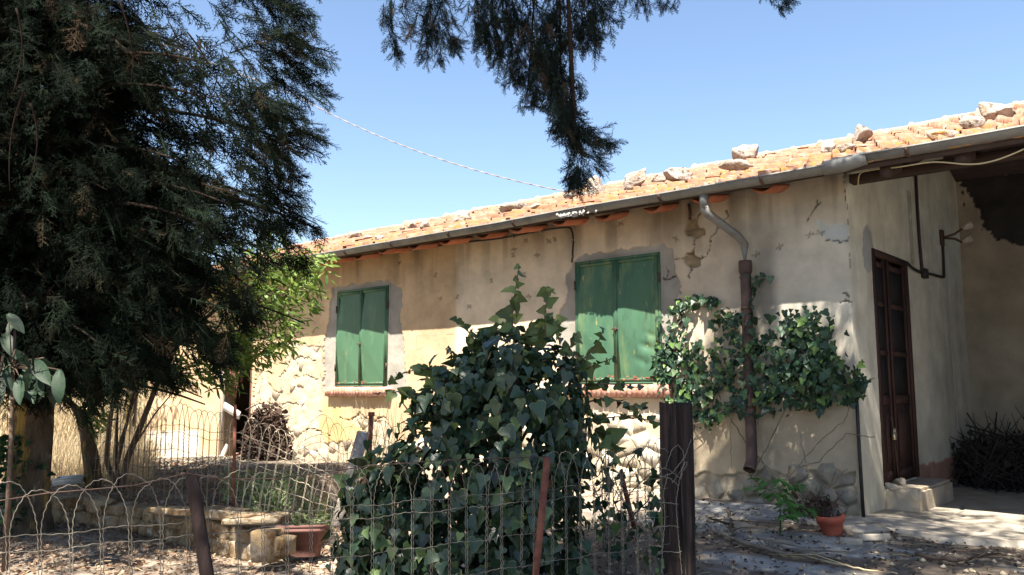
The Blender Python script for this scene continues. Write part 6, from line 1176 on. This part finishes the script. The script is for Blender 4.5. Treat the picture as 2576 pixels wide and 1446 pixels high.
# planks fallen in front of the left door
PL = [((440, 1228), (560, 1150), 0.11, 'long pale plank leaning from the doorway down to the left'), ((520, 1215), (625, 1130), 0.10, 'pinkish plank slanting across the left doorway foot'), ((545, 1180), (572, 1120), 0.07, 'short white board propped up inside the left doorway'), ((480, 1222), (540, 1178), 0.07, 'narrow grey slat lying under the long plank'), ((560, 1205), (655, 1160), 0.13, 'wide weathered plank beside the dead brush heap'), ((505, 1200), (580, 1165), 0.05, 'thin white lath among the planks by the doorway')]
for (a, b, w_, lab) in PL:
    p0 = onY(a[0], a[1], -0.85); p1 = onY(b[0], b[1], -0.25); p0[2] = max(p0[2], float(gz(p0[0], p0[1])) + 0.03); d = unit(p1 - p0); s_ = unit(np.cross(d, [0, 0.6, 0.8])); n_ = np.cross(s_, d); m = MB(); V = [p + s_ * u * w_ / 2 + n_ * v * 0.012 for p in (p0, p1) for u, v in ((-1, -1), (1, -1), (1, 1), (-1, 1))]; m.add(V, np.array([[0, 1, 5, 4], [1, 2, 6, 5], [2, 3, 7, 6], [3, 0, 4, 7], [4, 5, 6, 7], [3, 2, 1, 0]]))
    tag(m.build('plank', MT['greywood'] if 'pink' not in lab else MT['redwood']), lab, 'plank', 'fallen planks by the left doorway')
# dead brush heap
rs = np.random.RandomState(111)
def heap(name, c, rad, n, matl, label, cat, r=0.006, L=(0.15, 0.4), leaf=0):
    t = thing(name, tuple(c), label, cat); m = MB()
    for _ in range(n):
        v = rs.normal(size=3); v[2] = abs(v[2]); v = unit(v) * rs.rand() ** 0.5; p = c + v * rad; d = unit(rs.normal(size=3) + v * 0.6 + [0, 0, 0.2]) * rs.uniform(*L); m.tube([p - d / 2, p + rs.normal(0, 0.03, 3), p + d / 2], [r, r * 0.8, r * 0.3], 4, False, rs.rand())
    m.build('twigs', matl, t)
    if leaf:
        v = rs.normal(size=(leaf, 3)); v[:, 2] = np.abs(v[:, 2]); v = unit(v) * rs.rand(leaf, 1) ** 0.4; leafmass('dry_leaves', ROUND + LANCE, c + v * rad, rs.normal(size=(leaf, 3)), rs.uniform(0.03, 0.09, leaf), matl, t, rs) if False else leafmass('dry_leaves', ROUND, c + v * rad, rs.normal(size=(leaf, 3)), rs.uniform(0.03, 0.09, leaf), matl, t, rs)
    return t
c = onY(668, 1210, -1.35); c[2] = float(gz(c[0], c[1])); heap('brush_heap', c, np.array([0.34, 0.32, 0.74]), 420, MT['deadbrush'], 'dead brown uprooted brush heaped by the left doorway', 'brush', 0.008, (0.12, 0.34), 900)
c = onY(2560, 1200, 3.2); c[2] = 0.03; heap('dark_brushwood', c, np.array([0.85, 0.6, 0.62]), 700, MT['blackbrush'], 'dark pile of brushwood in the back of the porch', 'brushwood', 0.008, (0.3, 0.8), 500)
m = MB()
for (a, b) in (((2430, 1080), (2620, 1130)), ((2400, 1060), (2600, 1120)), ((2450, 1085), (2640, 1180))): m.tube([onY(*a, 3.9), onY(*b, 2.9)], [0.008, 0.012], 6)
tag(m.build('dry_canes', MT['blackbrush']), 'thin dark canes leaning on the porch brushwood pile', 'canes')
c = onZ(2050, 1312, 0.0); heap('dead_bramble', c, np.array([0.24, 0.16, 0.22]), 170, MT['deadbrush'], 'grey dead bramble tangle between the seedling and the red pot', 'bramble', 0.003, (0.10, 0.3), 60)
# green seedling
rs = np.random.RandomState(121)
c = onZ(1962, 1352, 0.0); sd = thing('seedling', tuple(c), 'fresh green seedling growing before the wall below the downpipe', 'plant'); m = MB(); pp, dd = [], []
topz = onpl(1962, 1195, 1, c[1])[2]
for i in range(15):
    h = topz * (0.35 + 0.65 * i / 14); a = rs.uniform(0, 6.28); L = rs.uniform(0.12, 0.22) * (1.25 - 0.5 * i / 14); o = c + [0.02 * rs.normal(), 0.02 * rs.normal(), h * 0.9]; e = o + [math.cos(a) * L, math.sin(a) * L, 0.03]; m.tube([o, (o + e) / 2 + [0, 0, 0.02], e], 0.003, 4)
    for k in range(7):
        t = 0.25 + 0.75 * k / 6
        for s in (-1, 1): pp.append(o + (e - o) * t); dd.append([math.cos(a + s * 0.9), math.sin(a + s * 0.9), -0.15])
m.tube([c, c + [0.01, 0, topz * 0.5], c + [0, 0, topz]], [0.007, 0.005, 0.003], 5); m.build('stem', MT['seedling'], sd); leafmass('foliage', LANCE, np.array(pp), np.array(dd) + rs.normal(0, 0.2, (len(pp), 3)), rs.uniform(0.06, 0.10, len(pp)), MT['seedling'], sd, rs, unit(rs.normal(0, 0.3, (len(pp), 3)) + [0, 0, 1]))
# silvery weeds on the bed
def weeds(x0, x1, y0, y1, n, label, hgt, seed):
    rs = np.random.RandomState(seed); X = rs.uniform(x0, x1, n); Y = rs.uniform(y0, y1, n); G = np.array([onZ(a, b, 0.15) for a, b in zip(X, Y)]); G[:, 2] = gz(G[:, 0], G[:, 1]) + rs.uniform(0, hgt, n); c = G.mean(0); c[2] = 0.1; t = thing('weed_patch', tuple(c), label, 'weeds'); leafmass('foliage', LANCE, G, rs.normal(0, 0.7, (n, 3)) + [0, 0, 0.6], rs.uniform(0.04, 0.09, n), MT['weed'], t, rs, unit(rs.normal(0, 0.6, (n, 3)) + [0, 0, 1]), 'stuff')
weeds(640, 830, 1235, 1290, 1500, 'silvery green weeds growing over the bed behind the planter box', 0.16, 131)
weeds(560, 650, 1225, 1275, 350, 'darker low weeds around the foot of the red-brown stake', 0.14, 132)
weeds(590, 700, 1290, 1300, 60, 'few sprigs growing along the capping slab of the bed', 0.06, 133)
# dry stalks against the wall left of the ivy
rs = np.random.RandomState(141); c = onZ(950, 1150, 0.1); ds = thing('dry_stalks', tuple(c), 'thin tangle of straw-coloured dry stalks left of the ivy', 'dry plant'); m = MB()
for _ in range(70):
    p = atd(rs.uniform(900, 1010), 1150, rs.uniform(6.6, 7.4)); p[2] = 0.02; q = p + [rs.normal(0, 0.14), rs.normal(0, 0.14), rs.uniform(0.4, 1.05)]; m.tube([p, (p + q) / 2 + rs.normal(0, 0.04, 3), q], [0.004, 0.003, 0.0015], 4, False, rs.rand())
m.build('stalks', MT['straw'], ds)
# ================================================================== LOOSE COVER
def tags(o, k='stuff'): o['kind'] = k; return o
rs = np.random.RandomState(151)
def litter(n, x0, x1, y0, y1, s0, s1, matl, name, tm, dens=None):
    X = rs.uniform(x0, x1, n * 2); Y = rs.uniform(y0, y1, n * 2)
    if dens is not None: k = rs.rand(n * 2) < dens(X, Y); X, Y = X[k], Y[k]
    X, Y = X[:n], Y[:n]; n = len(X); Z = gz(X, Y) + rs.uniform(0.004, 0.02, n); P = np.column_stack([X, Y, Z]); d = rs.normal(0, 1, (n, 3)) * [1, 1, 0.25]; up = unit(rs.normal(0, 0.45, (n, 3)) + [0, 0, 1.0]); V, Fc, A = scatter(tm, P, d, rs.uniform(s0, s1, n), rs, up); return tags(link(name, mkmesh(name, V, Fc, matl, False, {'rnd': A})))
litter(26000, -9.0, -1.6, -6.8, -2.2, 0.015, 0.045, MT['litter'], 'leaf_litter', ROUND + [(LANCE[0][0], LANCE[0][1][:])])
litter(5000, -1.8, 2.2, -5.5, -0.2, 0.012, 0.035, MT['deadbrush'], 'leaf_litter', ROUND)
m = MB()
for _ in range(1100):
    x, y = rs.uniform(-8, 2.0), rs.uniform(-6.5, -0.5); 
    a = rs.uniform(0, 6.28); L = rs.uniform(0.04, 0.20); p = np.array([x, y, float(gz(x, y)) + 0.012]); d = np.array([math.cos(a), math.sin(a), rs.normal(0, 0.08)]) * L; m.tube([p, p + d * 0.5 + [0, 0, 0.008], p + d], rs.uniform(0.0015, 0.004), 3, False, rs.rand())
tags(m.build('twig_litter', MT['straw']))
peb = MB(); n = 2600; oct_ = np.array([[1, 0, 0], [-1, 0, 0], [0, 1, 0], [0, -1, 0], [0, 0, 1], [0, 0, -1]], float); of = np.array([[0, 2, 4], [2, 1, 4], [1, 3, 4], [3, 0, 4], [2, 0, 5], [1, 2, 5], [3, 1, 5], [0, 3, 5]])
for _ in range(n):
    if rs.rand() < 0.5: x, y = rs.uniform(-11.5, -6.5), rs.uniform(-3.0, -0.2)
    else: x, y = rs.uniform(-4, 2), rs.uniform(-5.0, -0.2)
    s = rs.uniform(0.006, 0.028); peb.add((oct_ * (1 + rs.normal(0, 0.25, (6, 3)))) @ rotm(0, 0, rs.uniform(0, 6)).T * s * [1, 1, 0.6] + [x, y, float(gz(x, y)) + s * 0.3], of, rs.rand())
tags(peb.build('pebbles', MT['stone']))
# dry grass in the field on the left and along the bed
def grass(n, latr, fwdr, s0, s1, name, seed):
    rs = np.random.RandomState(seed); f_ = rs.uniform(fwdr[0], fwdr[1], n); px_ = rs.uniform(latr[0], latr[1], n); lat = (px_ - 1287.5) / F * f_; P = CP + RV * lat[:, None] + HV * f_[:, None]; k = ~((P[:, 0] > -13.3) & (P[:, 1] > -0.3)); P = P[k]; n = len(P); P[:, 2] = gz(P[:, 0], P[:, 1]) - 0.01; d = rs.normal(0, 0.35, (n, 3)) + [0, 0, 1.0]; V, Fc, A = scatter(BLADE, P, d, rs.uniform(s0, s1, n) * np.clip(rs.normal(1, 0.2, n), 0.4, 1.6), rs); return tags(link(name, mkmesh(name, V, Fc, MT['straw'], False, {'rnd': A})))
wb = BLADE[0][0].copy(); BLADE[0] = (wb * [1, 0.5, 1], BLADE[0][1])
grass(16000, (-120, 400), (8.6, 16), 0.20, 0.55, 'dry_grass', 161)
wb = BLADE[0][0].copy(); BLADE[0] = (wb * [1, 2.6, 1], BLADE[0][1])
grass(12000, (-200, 420), (16, 45), 0.5, 1.1, 'dry_grass', 162)
# far hedge line closing the view at the left
rs = np.random.RandomState(171)
for i, (px_, D, wdt, hh, lab) in enumerate(((-200, 48, 9, 4.5, 'far bushy hedge beyond the straw field at the left edge'), (180, 55, 10, 4.0, 'far bushy hedge seen between the trunks'), (420, 60, 8, 4.5, 'far bushy hedge behind the left end of the house'))):
    b = atd(px_, 973, D); b[2] = float(gz(b[0], b[1])); h_ = thing('hedge', tuple(b), lab, 'hedge', 'far hedges beyond the field'); n = 1600; v = unit(rs.normal(size=(n, 3))) * rs.rand(n, 1) ** 0.33; p = b + [0, 0, hh * 0.45] + v[:, :1] * RV * wdt + v[:, 1:2] * HV * 2 + v[:, 2:] * np.array([0, 0, hh * 0.5]); leafmass('foliage', ROUND, p, rs.normal(size=(n, 3)), rs.uniform(0.3, 0.7, n), MT['shadeleaf'], h_, rs, None, 'stuff')
